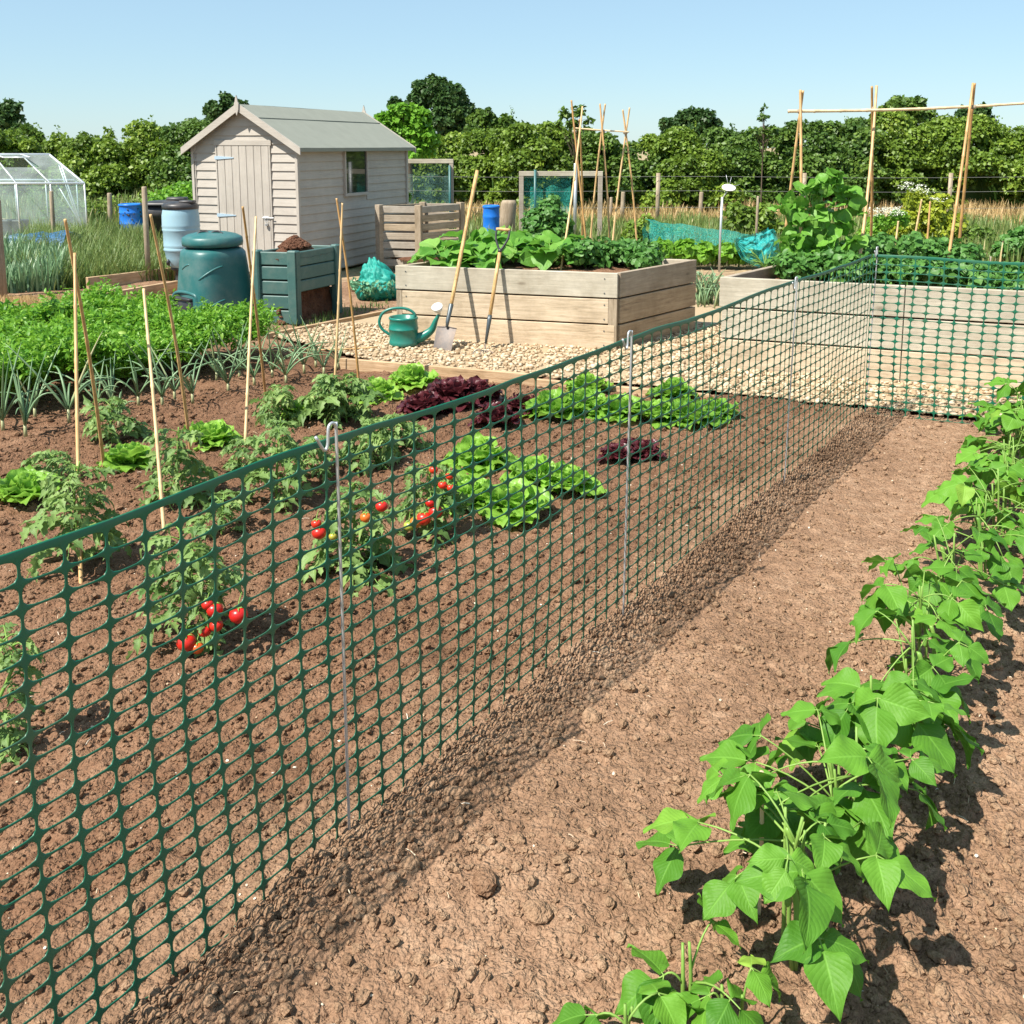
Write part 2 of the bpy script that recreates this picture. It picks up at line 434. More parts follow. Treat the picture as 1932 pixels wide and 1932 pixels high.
def ground_mat():
    m, nt, p = newmat('rough_ground'); pos = coords(nt, geo=True)
    f = noise(nt, .55, 6, .65, pos); g = noise(nt, 9, 5, .7, pos)
    c = ramp(nt, f, [(.38, (.33, .22, .13)), (.5, (.40, .30, .17)), (.58, (.20, .21, .08)), (.68, (.12, .17, .05))])
    c = mixc(nt, 1, c, ramp(nt, g, [(.3, (.6, .6, .6)), (.65, (1.15, 1.15, 1.15))]), 'MULTIPLY')
    lk(nt, c, p.inputs['Base Color']); p.inputs['Roughness'].default_value = .95
    bump(nt, p, g, .8, .05); return m
M['ground'] = ground_mat()
def stone_mat(name, a, b, c):
    m, nt, p = newmat(name); v = vattr(nt)
    col = ramp(nt, v[0], [(0, a), (.5, b), (1, c)])
    col = mixc(nt, 1, col, ramp(nt, noise(nt, 60, 4, .6, coords(nt, geo=True)), [(.3, (.75, .75, .75)), (.7, (1.1, 1.1, 1.1))]), 'MULTIPLY')
    lk(nt, col, p.inputs['Base Color']); p.inputs['Roughness'].default_value = .8; return m
M['gravel'] = stone_mat('gravel', (.30, .20, .11), (.48, .37, .235), (.63, .52, .37))
M['clod'] = soil_mat('clods', (.17, .105, .064), (.28, .178, .11), (.39, .265, .175))
M['chip'] = stone_mat('pale_chips', (.50, .36, .22), (.62, .50, .36), (.75, .68, .56))
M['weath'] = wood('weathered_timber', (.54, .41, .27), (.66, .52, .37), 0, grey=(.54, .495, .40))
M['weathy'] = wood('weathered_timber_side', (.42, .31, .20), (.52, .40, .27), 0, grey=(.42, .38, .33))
M['post'] = wood('post_timber', (.34, .27, .19), (.44, .36, .27), 2, knots=False)
M['slat'] = wood('slat_timber', (.36, .28, .19), (.47, .38, .27), 0, grey=(.42, .38, .33))
M['edge'] = wood('edging_timber', (.46, .31, .18), (.58, .42, .27), 0, knots=False)
def cane_mat():
    m, nt, p = newmat('bamboo'); v = vattr(nt)
    c = ramp(nt, v[0], [(0, (.48, .27, .10)), (.5, (.62, .40, .18)), (1, (.74, .58, .36))])
    c = mixc(nt, 1, c, ramp(nt, noise(nt, 8, 4, .6, coords(nt, (3, 3, 1))), [(.3, (.75, .72, .68)), (.65, (1.08, 1.08, 1.08))]), 'MULTIPLY')
    lk(nt, c, p.inputs['Base Color']); p.inputs['Roughness'].default_value = .45; return m
M['cane'] = cane_mat()
M['fence'] = simple('green_plastic_mesh', (.004, .115, .062), .42, .25, 20, dirt=(.09, .13, .07, .45))
M['galv'] = simple('galvanised_steel', (.55, .57, .58), .42, .15, 40, metal=.6)
M['steel'] = simple('worn_steel', (.16, .14, .13), .6, .25, 14, metal=.2, dirt=(.35, .24, .17, .6))
M['darksteel'] = simple('dark_socket_steel', (.10, .12, .13), .45, .2, 20, metal=.5)
M['ash'] = wood('ash_handle', (.55, .34, .14), (.70, .48, .24), 2, knots=False, rough=.45)
M['can'] = simple('green_can_plastic', (.008, .17, .13), .35, .12, 8, dirt=(.12, .16, .12, .35))
M['bin'] = simple('bottle_green_plastic', (.016, .115, .115), .42, .15, 5, dirt=(.14, .20, .19, .55), bumps=.15)
M['panel'] = simple('recycled_green_plastic', (.045, .115, .105), .5, .2, 9, dirt=(.16, .20, .17, .5), bumps=.3)
M['black'] = simple('black_plastic', (.022, .024, .028), .45, .3, 10, dirt=(.12, .10, .09, .5))
M['butt'] = simple('pale_blue_plastic', (.27, .43, .51), .45, .1, 6, dirt=(.30, .38, .38, .4))
M['blue'] = simple('blue_plastic', (.012, .16, .62), .4, .15, 8)
M['compost'] = soil_mat('compost', (.09, .045, .028), (.16, .08, .05), (.24, .13, .085))
def paint_mat(name, axis, col=(.47, .43, .38)):
    m, nt, p = newmat(name); sc = [22, 22, 22]; sc[axis] = 1.5
    vec = coords(nt, tuple(sc)); g = noise(nt, 2.5, 6, .7, vec, .5); v = vattr(nt)
    c = ramp(nt, g, [(.3, tuple(a * .84 for a in col)), (.6, col), (.85, tuple(min(1, a * 1.06) for a in col))])
    st = ramp(nt, noise(nt, 1.8, 6, .7, coords(nt)), [(.3, (.84, .83, .82)), (.6, (1, 1, 1))])
    c = mixc(nt, 1, c, st, 'MULTIPLY'); c = mixc(nt, math_(nt, 'MULTIPLY', v[0], .2), c, tuple(a * .8 for a in col))
    lk(nt, c, p.inputs['Base Color']); p.inputs['Roughness'].default_value = .65; p.inputs['Specular IOR Level'].default_value = .25
    bump(nt, p, g, .35, .004); return m
M['paintx'] = paint_mat('shed_paint_front', 0); M['painty'] = paint_mat('shed_paint_side', 1); M['paintz'] = paint_mat('shed_paint_door', 2)
M['felt'] = simple('roofing_felt', (.25, .262, .225), .95, .12, 5, bumps=.5, spec=.1)
def glass_mat(name, alpha, col, rough=.05):
    m, nt, p = newmat(name); out = nt.nodes['Material Output']
    t = N(nt, 'ShaderNodeBsdfTransparent'); t.inputs[0].default_value = (*col, 1)
    p.inputs['Base Color'].default_value = (*col, 1); p.inputs['Roughness'].default_value = rough
    mx = N(nt, 'ShaderNodeMixShader')
    f = math_(nt, 'MULTIPLY', noise(nt, 2.5, 4, .6, coords(nt)), 2 * alpha, True)
    lk(nt, f, mx.inputs[0]); lk(nt, t.outputs[0], mx.inputs[1]); lk(nt, p.outputs[0], mx.inputs[2]); lk(nt, mx.outputs[0], out.inputs[0])
    return m
M['glass'] = glass_mat('greenhouse_glass', .16, (.80, .90, .90))
M['wglass'] = simple('dark_window_glass', (.02, .025, .02), .04, .1, 4, spec=.9)
def net_mat(name, col, alpha, scale=55):
    m, nt, p = newmat(name); out = nt.nodes['Material Output']
    p.inputs['Roughness'].default_value = .6
    vec = coords(nt)
    c = mixc(nt, noise(nt, 6, 4, .6, vec), tuple(a * .7 for a in col), tuple(min(1, a * 1.3) for a in col))
    lk(nt, c, p.inputs['Base Color'])
    t = N(nt, 'ShaderNodeBsdfTransparent'); mx = N(nt, 'ShaderNodeMixShader')
    f = ramp(nt, noise(nt, scale, 3, .7, vec), [(.5 - alpha * .25, (1, 1, 1)), (.62 - alpha * .1, (alpha * .5,) * 3)])
    f2 = math_(nt, 'MULTIPLY', f, alpha * 1.4, True)
    lk(nt, f2, mx.inputs[0]); lk(nt, t.outputs[0], mx.inputs[1]); lk(nt, p.outputs[0], mx.inputs[2]); lk(nt, mx.outputs[0], out.inputs[0])
    return m
M['tealnet'] = net_mat('teal_netting', (.025, .34, .28), .5)
M['tealdense'] = net_mat('bunched_teal_netting', (.012, .34, .33), .85)
M['bluenet'] = net_mat('blue_netting', (.04, .16, .34), .7, 30)
M['greynet'] = net_mat('grey_green_netting', (.10, .22, .20), .42)
M['wire'] = simple('weathered_wire', (.22, .22, .20), .7, .1, 20)
M['alu'] = simple('aluminium', (.72, .74, .76), .4, .08, 20, metal=.4)
M['white'] = simple('white_plastic', (.70, .69, .64), .45, .06, 8)
M['bean'] = foliage('bean_leaf', (.055, .175, .015), (.145, .335, .032), (.28, .44, .06), veins=5, trans=.22, rough=.55, spec=.25)
M['stem'] = foliage('green_stem', (.16, .30, .05), (.26, .42, .09), trans=.1)
M['tom'] = foliage('tomato_leaf', (.085, .17, .042), (.23, .35, .10), (.30, .40, .12), veins=5, trans=.25)
M['let'] = foliage('lettuce_leaf', (.12, .29, .03), (.29, .51, .07), (.48, .66, .17), trans=.35, rough=.4, spec=.45, veins=4)
M['red'] = foliage('red_lettuce_leaf', (.06, .012, .018), (.14, .028, .035), (.20, .12, .05), trans=.2, rough=.35, spec=.5, veins=4)
M['carrot'] = foliage('carrot_fern', (.06, .20, .014), (.22, .43, .04), (.42, .57, .12), trans=.35)
M['onion'] = foliage('onion_leaf', (.13, .24, .11), (.28, .42, .22), (.50, .46, .24), trans=.15, rough=.4, spec=.5)
M['squash'] = foliage('broad_leaf', (.08, .24, .025), (.17, .38, .05), (.26, .46, .10), trans=.3, veins=4)
M['potato'] = foliage('potato_leaf', (.045, .15, .025), (.11, .26, .05), (.17, .34, .08), trans=.25)
M['hedge'] = foliage('hedge_leaf', (.060, .115, .012), (.18, .28, .03), (.30, .39, .05), trans=.25)
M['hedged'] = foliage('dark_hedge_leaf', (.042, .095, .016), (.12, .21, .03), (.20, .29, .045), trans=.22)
M['oak'] = foliage('dark_tree_leaf', (.022, .062, .018), (.065, .135, .03), (.10, .17, .035), trans=.2)
M['lime'] = foliage('bright_tree_leaf', (.09, .24, .02), (.19, .40, .035), (.28, .48, .06), trans=.3)
M['olive'] = foliage('yellow_green_leaf', (.20, .26, .02), (.36, .42, .03), (.46, .48, .07), trans=.3)
M['grass'] = foliage('mixed_grass', (.10, .19, .04), (.24, .29, .09), (.55, .40, .20), trans=.25)
M['dry'] = foliage('dry_grass', (.34, .26, .11), (.58, .42, .20), (.62, .38, .18), trans=.25)
M['flower'] = foliage('white_flower', (.70, .72, .58), (.82, .82, .70), trans=.2)
M['yflower'] = foliage('yellow_flower', (.62, .60, .18), (.75, .70, .28), trans=.2)
M['pod'] = foliage('bean_pod', (.14, .30, .05), (.24, .42, .08), trans=.15, rough=.4)
def tomato_mat():
    m, nt, p = newmat('tomato_skin'); v = vattr(nt)
    c = ramp(nt, v[0], [(0, (.30, .42, .06)), (.35, (.62, .20, .02)), (.6, (.60, .035, .012)), (1, (.50, .012, .01))])
    lk(nt, c, p.inputs['Base Color']); p.inputs['Roughness'].default_value = .34; return m
M['tomato'] = tomato_mat()
M['bark'] = simple('bark', (.12, .09, .065), .9, .3, 8, bumps=.8, spec=.1)
M['slab'] = simple('pale_concrete', (.58, .52, .44), .85, .1, 4, bumps=.3)

# ============================================================ THE GROUND
FB = [G(653, 1575)[:2], G(1170, 1165)[:2], G(1475, 915)[:2], G(1627, 780)[:2]]
CORNER = np.array(FB[3])
FD = (CORNER - FB[0]); FD /= np.linalg.norm(FD)                 # direction of the long run of fence
FNRM = np.array([FD[1], -FD[0]])                                # towards the bean side
BP0 = G(1480, 1850)[:2]; BP1 = G(1905, 850)[:2]
def fence_side(x, y): return (x - CORNER[0]) * FNRM[0] + (y - CORNER[1]) * FNRM[1]
GP = [G(*p)[:2] for p in ((500, 634), (735, 589), (900, 560), (1330, 560), (1420, 530), (2150, 560), (2150, 838), (1900, 800), (1640, 772), (1360, 745), (1180, 728), (950, 708), (690, 682))]
GP = np.array(GP)
def inpoly(x, y, P):
    r = np.zeros(x.shape, bool); j = len(P) - 1
    for i in range(len(P)):
        c = ((P[i][1] > y) != (P[j][1] > y)) & (x < (P[j][0] - P[i][0]) * (y - P[i][1]) / (P[j][1] - P[i][1] + 1e-12) + P[i][0])
        r ^= c; j = i
    return r
def dug(x, y):                    # 1 on the dug vegetable bed, 0 on the trodden soil
    s = fence_side(x, y)
    return np.clip(-s * 3 + .15 + (fbm(x * 3, y * 3, 3, 9) - .45) * 1.4, 0, 1) * np.clip((9.3 - y) / 1.2, .1, 1)
def soil_h(x, y):
    s = fence_side(x, y); D = dug(x, y)
    bl = (x - BP0[0]) * FNRM[0] + (y - BP0[1]) * FNRM[1]         # distance from the bean row
    near_beans = np.exp(-(bl / .35) ** 2)
    band = np.exp(-((s - .12) / .14) ** 2)
    front = np.clip((2.6 - y) / 1.5, 0, 1) * (s > 0)
    rough = np.clip(.22 + .75 * D + .8 * near_beans + .5 * band + .5 * front, 0, 1.25)
    h = (fbm(x * 1.3, y * 1.3, 3, 1) - .45) * .05 + (fbm(x * 7, y * 7, 4, 2) - .45) * .05 * rough + (fbm(x * 30, y * 30, 3, 3) - .45) * .017
    patch = .35 + .9 * vn(x * 2.3, y * 2.3, 44)
    h = h + clods(x, y, .13, .30, 11, .12, .32, .6) * rough * .8
    h = h + clods(x, y, .07, .55, 31, .15, .42, .65) * rough * patch
    h = h + clods(x, y, .034, .75, 61, .2, .48, .75) * (.25 + .65 * rough) * patch
    h = h + clods(x, y, .019, .7, 91, .2, .5, .8) * (.5 + .5 * rough) * patch
    h = h - clods(x, y, .045, .35, 81, .12, .4, .6) * .8 + near_beans * .02 + band * .004
    g = inpoly(x, y, GP)
    h = np.where(g, -.045, h)
    e = np.minimum.reduce([x + 9, 9 - x, y + 1.5, 13.4 - y]); h = h - np.clip(1 - e / .6, 0, 1) * .12
    return h
mb = MB()
def patchgrid(x0, x1, y0, y1, st):
    nx = int(round((x1 - x0) / st)) + 1; ny = int(round((y1 - y0) / st)) + 1
    X, Y = np.meshgrid(np.linspace(x0, x1, nx), np.linspace(y0, y1, ny))
    Z = soil_h(X, Y)
    i = np.arange(ny - 1)[:, None] * nx; j = np.arange(nx - 1)[None]
    Q = np.stack([i + j, i + j + 1, i + nx + j + 1, i + nx + j], -1).reshape(-1, 4)
    C = np.zeros((nx * ny, 3)); C[:, 0] = dug(X, Y).ravel()
    mb.add(np.stack([X, Y, Z], -1).reshape(-1, 3), Q, None, C)
patchgrid(-2.4, 1.8, 1.0, 3.4, .0052)
patchgrid(-2.8, 3.6, 3.4, 6.9, .0088)
patchgrid(1.8, 3.6, 1.0, 3.4, .03)
patchgrid(-9, 9, 6.9, 13.4, .03)
patchgrid(-9, -2.8, 3.4, 6.9, .04); patchgrid(3.6, 9, 3.4, 6.9, .05)
patchgrid(-9, -2.4, 1.0, 3.4, .06); patchgrid(3.6, 9, 1.0, 3.4, .06)
patchgrid(-9, 9, -1.5, 1.0, .06)
settag(obj('soil', mb, M['soil'], loc=(0, 0, 0)), kind='structure')

mb = MB(); R_ = 900
mb.add([[-R_, -R_, -.06], [R_, -R_, -.06], [R_, R_, -.06], [-R_, R_, -.06]], [[0, 1, 2, 3]])
settag(obj('ground', mb, M['ground'], loc=(0, 0, 0)), kind='structure')

rs = np.random.RandomState(5)
ROCK = [ico(2, rs, .28) for _ in range(4)]; ROCK1 = [ico(1, rs, .3) for _ in range(5)]
# loose clods
mb = MB()
def clod_field(n, x0, x1, y0, y1, smin, smax, tpl, dens):
    x = rs.uniform(x0, x1, n); y = rs.uniform(y0, y1, n)
    k = (rs.rand(n) < dens(x, y)) & ~inpoly(x, y, GP); x, y = x[k], y[k]
    sz = smin + (smax - smin) * rs.rand(len(x)) ** 3
    z = soil_h(x, y) + sz * .25
    scatter(mb, tpl, np.stack([x, y, z], -1), sz, rs, .75, var=dug(x, y))
def dn(x, y):
    s = fence_side(x, y); bl = (x - BP0[0]) * FNRM[0] + (y - BP0[1]) * FNRM[1]
    return np.clip(.10 + .8 * dug(x, y) * (.3 + vn(x * 4, y * 4, 70)) + .9 * np.exp(-((s - .14) / .13) ** 2) + 1.0 * np.exp(-(bl / .4) ** 2) + .35 * (y < 2.3) * (s > 0), 0, 1)
clod_field(11000, -2.4, 2.0, 1.0, 3.6, .005, .020, ROCK1, dn)
clod_field(9000, -3.6, 3.4, 3.6, 7.5, .007, .024, ROCK1, dn)
clod_field(26000, -2.2, 2.3, 1.05, 4.2, .003, .010, ROCK1, lambda x, y: .35 + .65 * (vn(x * 3.1, y * 3.1, 91) > .45))
clod_field(12000, -3.6, 3.4, 4.2, 7.5, .004, .012, ROCK1, lambda x, y: .35 + .65 * (vn(x * 3.1, y * 3.1, 91) > .45))
clod_field(420, -2.0, 2.2, 1.1, 4.0, .013, .032, ROCK, dn)
# dense crumbs, tinted dark to deepen the mesh's shadow band along the fence foot
n = 5000; t_ = rs.uniform(-5.6, .3, n); o_ = np.abs(rs.normal(0, .12, n)) + .0
x = CORNER[0] + FD[0] * t_ + FNRM[0] * o_; y = CORNER[1] + FD[1] * t_ + FNRM[1] * o_
sz = .005 + .011 * rs.rand(n) ** 1.5; scatter(mb, ROCK1, np.stack([x, y, soil_h(x, y) + sz * .3], -1), sz, rs, .8, var=rs.rand(n) * .6)
settag(obj('soil_clods', mb, M['clod'], loc=(0, 0, 0), smooth=False), 'loose brown soil clods and crumbs strewn over the beds', 'soil', kind='stuff')
# pale chips and straw bits
mb = MB()
n = 1500; x = rs.uniform(-2.5, 3.3, n); y = 1.1 + 6 * rs.rand(n) ** 1.3; k = ~inpoly(x, y, GP); x, y = x[k], y[k]
sz = .0015 + .004 * rs.rand(len(x)) ** 2
scatter(mb, ROCK1, np.stack([x, y, soil_h(x, y) + sz * .6], -1), sz, rs, .6)
for i in range(260):
    px, py = rs.uniform(-2, 2.6), 1.15 + 5.0 * rs.rand() ** 1.4
    if inpoly(np.array(px), np.array(py), GP): continue
    a = rs.rand() * 6.28; L = .008 + .035 * rs.rand() ** 2; d = np.array([math.cos(a), math.sin(a), rs.uniform(-.1, .25)])
    p0 = np.array([px, py, float(soil_h(np.array([px]), np.array([py]))[0]) + .006])
    tube(mb, [p0, p0 + d * L * .5 + [0, 0, .003], p0 + d * L], .0007 + .0009 * rs.rand(), 4, rs.rand())
settag(obj('pale_chips', mb, M['chip'], loc=(0, 0, 0), smooth=False), 'pale straw bits and small stones on the soil', 'debris', kind='stuff')

# two big clods the photograph shows
for (u, v, s, lab) in ((915, 1680, .036, 'largest reddish clod lying alone on the path, just right of the fence shadow'),
                       (1015, 1730, .026, 'rounded pale clod on the trodden soil below the largest clod')):
    mb = MB(); p = G(u, v); scatter(mb, [ico(3, rs, .3)], np.array([[p[0], p[1], s * .5]]), np.array([s]), rs, .8, var=np.array([.9 if s > .03 else 0]))
    obj('soil_clod', mb, M['clod'], tag=(lab, 'clod'), smooth=False)

# gravel
mb = MB()
gx0, gy0 = GP.min(0); gx1, gy1 = GP.max(0)
st = .05; nx = int((gx1 - gx0) / st); ny = int((gy1 - gy0) / st)
X, Y = np.meshgrid(gx0 + st * np.arange(nx + 1), gy0 + st * np.arange(ny + 1))
Z = .012 + (fbm(X * 3, Y * 3, 3, 5) - .45) * .02
ci = inpoly(X, Y, GP)
i, j = np.meshgrid(np.arange(ny), np.arange(nx), indexing='ij')
kk = ci[:-1, :-1] & ci[1:, :-1] & ci[:-1, 1:] & ci[1:, 1:]
w = nx + 1; a = (i * w + j)[kk]
mb.add(np.stack([X, Y, Z], -1).reshape(-1, 3), np.stack([a, a + 1, a + w + 1, a + w], -1), None, .3)
n = 46000; x = rs.uniform(gx0, gx1, n); y = rs.uniform(gy0, gy1, n); k = inpoly(x, y, GP) & (y < 9.6); x, y = x[k], y[k]
sz = .011 + .015 * rs.rand(len(x)) ** 2
OCT = [ico(1, rs, .15) for _ in range(4)]
scatter(mb, OCT, np.stack([x, y, .016 + (fbm(x * 3, y * 3, 3, 5) - .45) * .02 + rs.rand(len(x)) * .008], -1), sz, rs, .7)
settag(obj('gravel', mb, M['gravel'], loc=(0, 0, 0)), kind='stuff')
bpy.data.objects['gravel']['label'] = 'pale pea gravel between the raised beds'
bpy.data.objects['gravel']['category'] = 'gravel'

# ============================================================ THE MESH FENCE
CW = .0830; ROWS = 21; FH = 1.035
def mesh_panel(name, p0, p1, tag, phase, sagpts, parent=None):
    p0 = np.array(p0); p1 = np.array(p1); L = np.linalg.norm(p1 - p0); d = (p1 - p0) / L; nr = np.array([d[1], -d[0]])
    n = int(round(L / CW)); cw = L / n; rh = (FH - .015) / ROWS
    K = 20; a = np.arange(K) * 2 * math.pi / K + math.pi / K
    e = 3.5
    ca, sa = np.cos(a), np.sin(a)
    r = 1 / (np.abs(ca) ** e + np.abs(sa) ** e) ** (1 / e)
    hx, hz = cw / 2 - .0031, rh / 2 - .0023
    inner = np.stack([r * ca * hx, r * sa * hz], -1)
    rr = 1 / np.maximum(np.abs(ca), np.abs(sa)); outer = np.stack([np.clip(rr * ca, -1, 1) * cw / 2, np.clip(rr * sa, -1, 1) * rh / 2], -1)
    mid = inner + (outer - inner) * .25
    # exact corners of the cell
    for s in range(4):
        ang = math.pi / 4 + s * math.pi / 2; i = int(np.argmin(np.abs(np.angle(np.exp(1j * (a - ang))))))
        outer[i] = [np.sign(math.cos(ang)) * cw / 2, np.sign(math.sin(ang)) * rh / 2]
    T = .0013
    ring = np.concatenate([np.c_[outer, np.full(K, T * .9)], np.c_[mid, np.full(K, T)], np.c_[inner, np.full(K, 0.)], np.c_[mid, np.full(K, -T)], np.c_[outer, np.full(K, -T * .9)]])
    k = np.arange(K); k2 = (k + 1) % K
    Q = np.concatenate([np.stack([b * K + k, b * K + k2, (b + 1) * K + k2, (b + 1) * K + k], -1) for b in range(4)])
    ii, jj = np.meshgrid(np.arange(n), np.arange(ROWS), indexing='ij')
    cx = (ii.ravel() + .5) * cw; cz = (jj.ravel() + .5) * rh
    V = np.stack([cx[:, None] + ring[None, :, 0], cz[:, None] + ring[None, :, 1], np.broadcast_to(ring[None, :, 2], (len(cx), 5 * K))], -1)
    QQ = (Q[None] + (np.arange(len(cx)) * 5 * K)[:, None, None]).reshape(-1, 4)
    m = MB(); C = np.zeros((V.size // 3, 3)) + .5
    m.add(V.reshape(-1, 3), QQ, None, C)
    # selvedge band along the top
    ns = n * 3 + 1; xs = np.linspace(0, L, ns); prof = [(ROWS * rh, T), (FH - .003, T * 1.4), (FH, 0), (FH - .003, -T * 1.4), (ROWS * rh, -T)]
    B = np.array([[x, z, t] for x in xs for z, t in prof])
    i = np.arange(ns - 1)[:, None] * 5; j = np.arange(4)[None]
    m.add(B, np.stack([i + j, i + j + 1, i + 6 + j, i + 5 + j], -1).reshape(-1, 4))
    VV = np.concatenate(m.v)
    s, z, t = VV[:, 0], VV[:, 1], VV[:, 2]
    sp = np.array(sagpts)                           # stake positions along the panel
    dd = np.min(np.abs(s[:, None] - sp[None]), axis=1)
    sag = -.007 * np.clip(dd / .6, 0, 1) ** 1.5 * (z / FH) + .005 * (vn(s * 2.1 + phase, z * 0 + 3, 8) - .5) * (z / FH) * 2
    wob = (vn(s * 1.6 + phase, z * 1.5, 21) - .5) * .035 + (vn(s * 5 + phase, z * 3, 22) - .5) * .012
    wob *= np.clip(dd / .15, .15, 1) * (.35 + .65 * (1 - np.abs(z / FH - .5) * .8))
    shear = (vn(s * 1.1 + phase, z * 2.2, 23) - .5) * .02
    off = t + wob
    W = np.stack([p0[0] + d[0] * (s + shear) + nr[0] * off, p0[1] + d[1] * (s + shear) + nr[1] * off, z + sag + .004], -1)
    m.v = [W]; m.c = [np.concatenate(m.c)]
    # keep connectivity
    return m
spos = [float(np.dot(np.array(b) - CORNER, FD)) for b in FB]
START = -7.9
A0 = CORNER + FD * START
t = thing('mesh_fence', 'green plastic mesh fence with oval holes running across the plot and turning at the corner', 'fence', (CORNER[0], CORNER[1], 0))
m1 = mesh_panel('x', A0, CORNER, None, 0, [p - START for p in spos] + [spos[0] - START - 1.6, spos[0] - START - 3.2])
obj('mesh_panel', m1, M['fence'], t)
E1 = G(1870, 805)[:2]; PD = (E1 - CORNER); PD /= np.linalg.norm(PD)
CE = CORNER + PD * 3.0
m2 = mesh_panel('x', CORNER + PD * .012, CE, None, 5.5, [0, 1.4, 3.0])
obj('mesh_panel', m2, M['fence'], t)
# steel pins: a straight rod with a hooked crook at its top
def fence_pin(base, h, label, lean=(0, 0), hook=1.0):
    r = .0038
    b = np.array([base[0], base[1], -.04]); top = np.array([base[0] + lean[0], base[1] + lean[1], h])
    hd = np.array([-FD[0], -FD[1], 0]) * hook
    pts = [b, b + (top - b) * .5, top - [0, 0, .03], top, top + hd * .005 + [0, 0, .014], top + hd * .016 + [0, 0, .018], top + hd * .026 + [0, 0, .008],
           top + hd * .030 + [0, 0, -.03], top + hd * .042 + [0, 0, -.040], top + hd * .068 + [0, 0, -.002]]
    mb = MB(); tube(mb, crv(pts, 5), r, 8)
    obj('fence_pin', mb, M['galv'], tag=(label, 'fence pin', 'steel pins holding up the mesh fence'))
off = FNRM * .012
fence_pin(FB[0] + off, 1.06, 'nearest steel pin with a hooked top, on the near half of the mesh fence', (-.005, 0))
fence_pin(FB[1] + off, 1.06, 'second steel pin from the camera, its hook in front of the raised bed corner', (.012, 0))
fence_pin(FB[2] + off, 1.06, 'third steel pin, dull grey against the pale timber of the right raised bed', (.02, 0))
fence_pin(CORNER + off * .5 + np.array([.012, 0]), 1.07, 'steel pin at the corner where the mesh fence turns right', (.02, 0))

# ============================================================ TIMBER BEDS
def local(p, A, ang):
    c, s = math.cos(-ang), math.sin(-ang); d = np.array(p[:2]) - np.array(A[:2])
    return np.array([c * d[0] - s * d[1], s * d[0] + c * d[1]])
rw = np.random.RandomState(3)
def plank(A, B, z0, z1, th, mat, parent, inset=(0, 0), off=0.0, var=None, name='board', label=None, ch=.004):
    A = np.array(A[:2], float); B = np.array(B[:2], float); L = np.linalg.norm(B - A); ang = math.atan2(B[1] - A[1], B[0] - A[0])
    m = MB(); box(m, inset[0], L - inset[1], off, off + th, z0, z1, ch, (rw.rand() if var is None else var, .5, .5))
    # a seed for the grain: shift the origin of the object far along its own axes
    o = obj(name, m, mat, parent, loc=(A[0], A[1], 0), rz=ang, smooth=False)
    if label: o['label'] = label
    return o
FL = G(748, 640)[:2]; FR = G(1163, 664)[:2]
HB = ZAT(FR[0], FR[1], 516)
BRt = G(1315, 490, HB)[:2]
BR = BRt; BL = FL + (BR - FR)
bed1 = thing('raised_bed', 'tall three-board timber raised bed with garden tools leaning on its front', 'raised bed', (*((FL + BR) / 2), 0), group='timber raised beds')
bh = HB / 3
for k in range(3):
    top = k == 2; g = .013
    z0, z1 = k * bh + (g if k else 0), (k + 1) * bh - (0 if top else 0)
    vv = (.95 if top else .12 + .15 * (k == 1))
    plank(FL, FR, z0, z1, .042, M['weath'], bed1, (0, 0) if top else (.06, .075 if k else .02), 0 if top else .004, vv)
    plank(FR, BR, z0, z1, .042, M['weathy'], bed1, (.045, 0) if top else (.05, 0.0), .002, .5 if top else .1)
    plank(BR, BL, z0, z1, .042, M['weath'], bed1, (.045, .0), .0, .8)
    plank(BL, FL, z0, z1, .042, M['weath'], bed1, (.045, .045), .0, .6)
for (P, Q, x0) in ((FL, FR, .003), (FL, FR, np.linalg.norm(FR - FL) - .077)):
    ang = math.atan2((Q - P)[1], (Q - P)[0]); m = MB(); box(m, x0, x0 + (.055 if x0 < 1 else .074), .008, .07, 0, bh * 2 + .004, .003, .3)
    obj('corner_post', m, M['post'], bed1, loc=(*P, 0), rz=ang, smooth=False)
# nails
ang = math.atan2((FR - FL)[1], (FR - FL)[0]); LL = np.linalg.norm(FR - FL)
for k in range(3):
    for x in (.1, LL - .11):
        for dz in (.05, bh - .05):
            m = MB(); lathe(m, [(0, 0), (.006, 0.001), (.006, .004)], 8, (0, 0, 0)); V = m.v[-1]; V2 = np.c_[V[:, 0] + x, -V[:, 2] + .004 - (.004 if k == 2 else 0), V[:, 1] + k * bh + dz]; m.v[-1] = V2; obj('nail_head', m, M['darksteel'], bed1, loc=(*FL, 0), rz=ang)

def bedsoil(P, z, parent):
    P = np.array(P); n = 46; s, t = np.meshgrid(np.linspace(.02, .98, n), np.linspace(.02, .98, n))
    X = (1 - s) * (1 - t) * P[0][0] + s * (1 - t) * P[1][0] + s * t * P[2][0] + (1 - s) * t * P[3][0]
    Y = (1 - s) * (1 - t) * P[0][1] + s * (1 - t) * P[1][1] + s * t * P[2][1] + (1 - s) * t * P[3][1]
    Z = z + (fbm(X * 6, Y * 6, 4, 3) - .45) * .06 + clods(X, Y, .09, .5, 8) * .7
    i = np.arange(n - 1)[:, None] * n; j = np.arange(n - 1)[None]
    m = MB(); m.add(np.stack([X, Y, Z], -1).reshape(-1, 3), np.stack([i + j, i + j + 1, i + n + j + 1, i + n + j], -1).reshape(-1, 4), None, .8)
    o = obj('bed_soil', m, M['soil'], parent); return o
bedsoil([FL, FR, BR, BL], HB - .07, bed1)

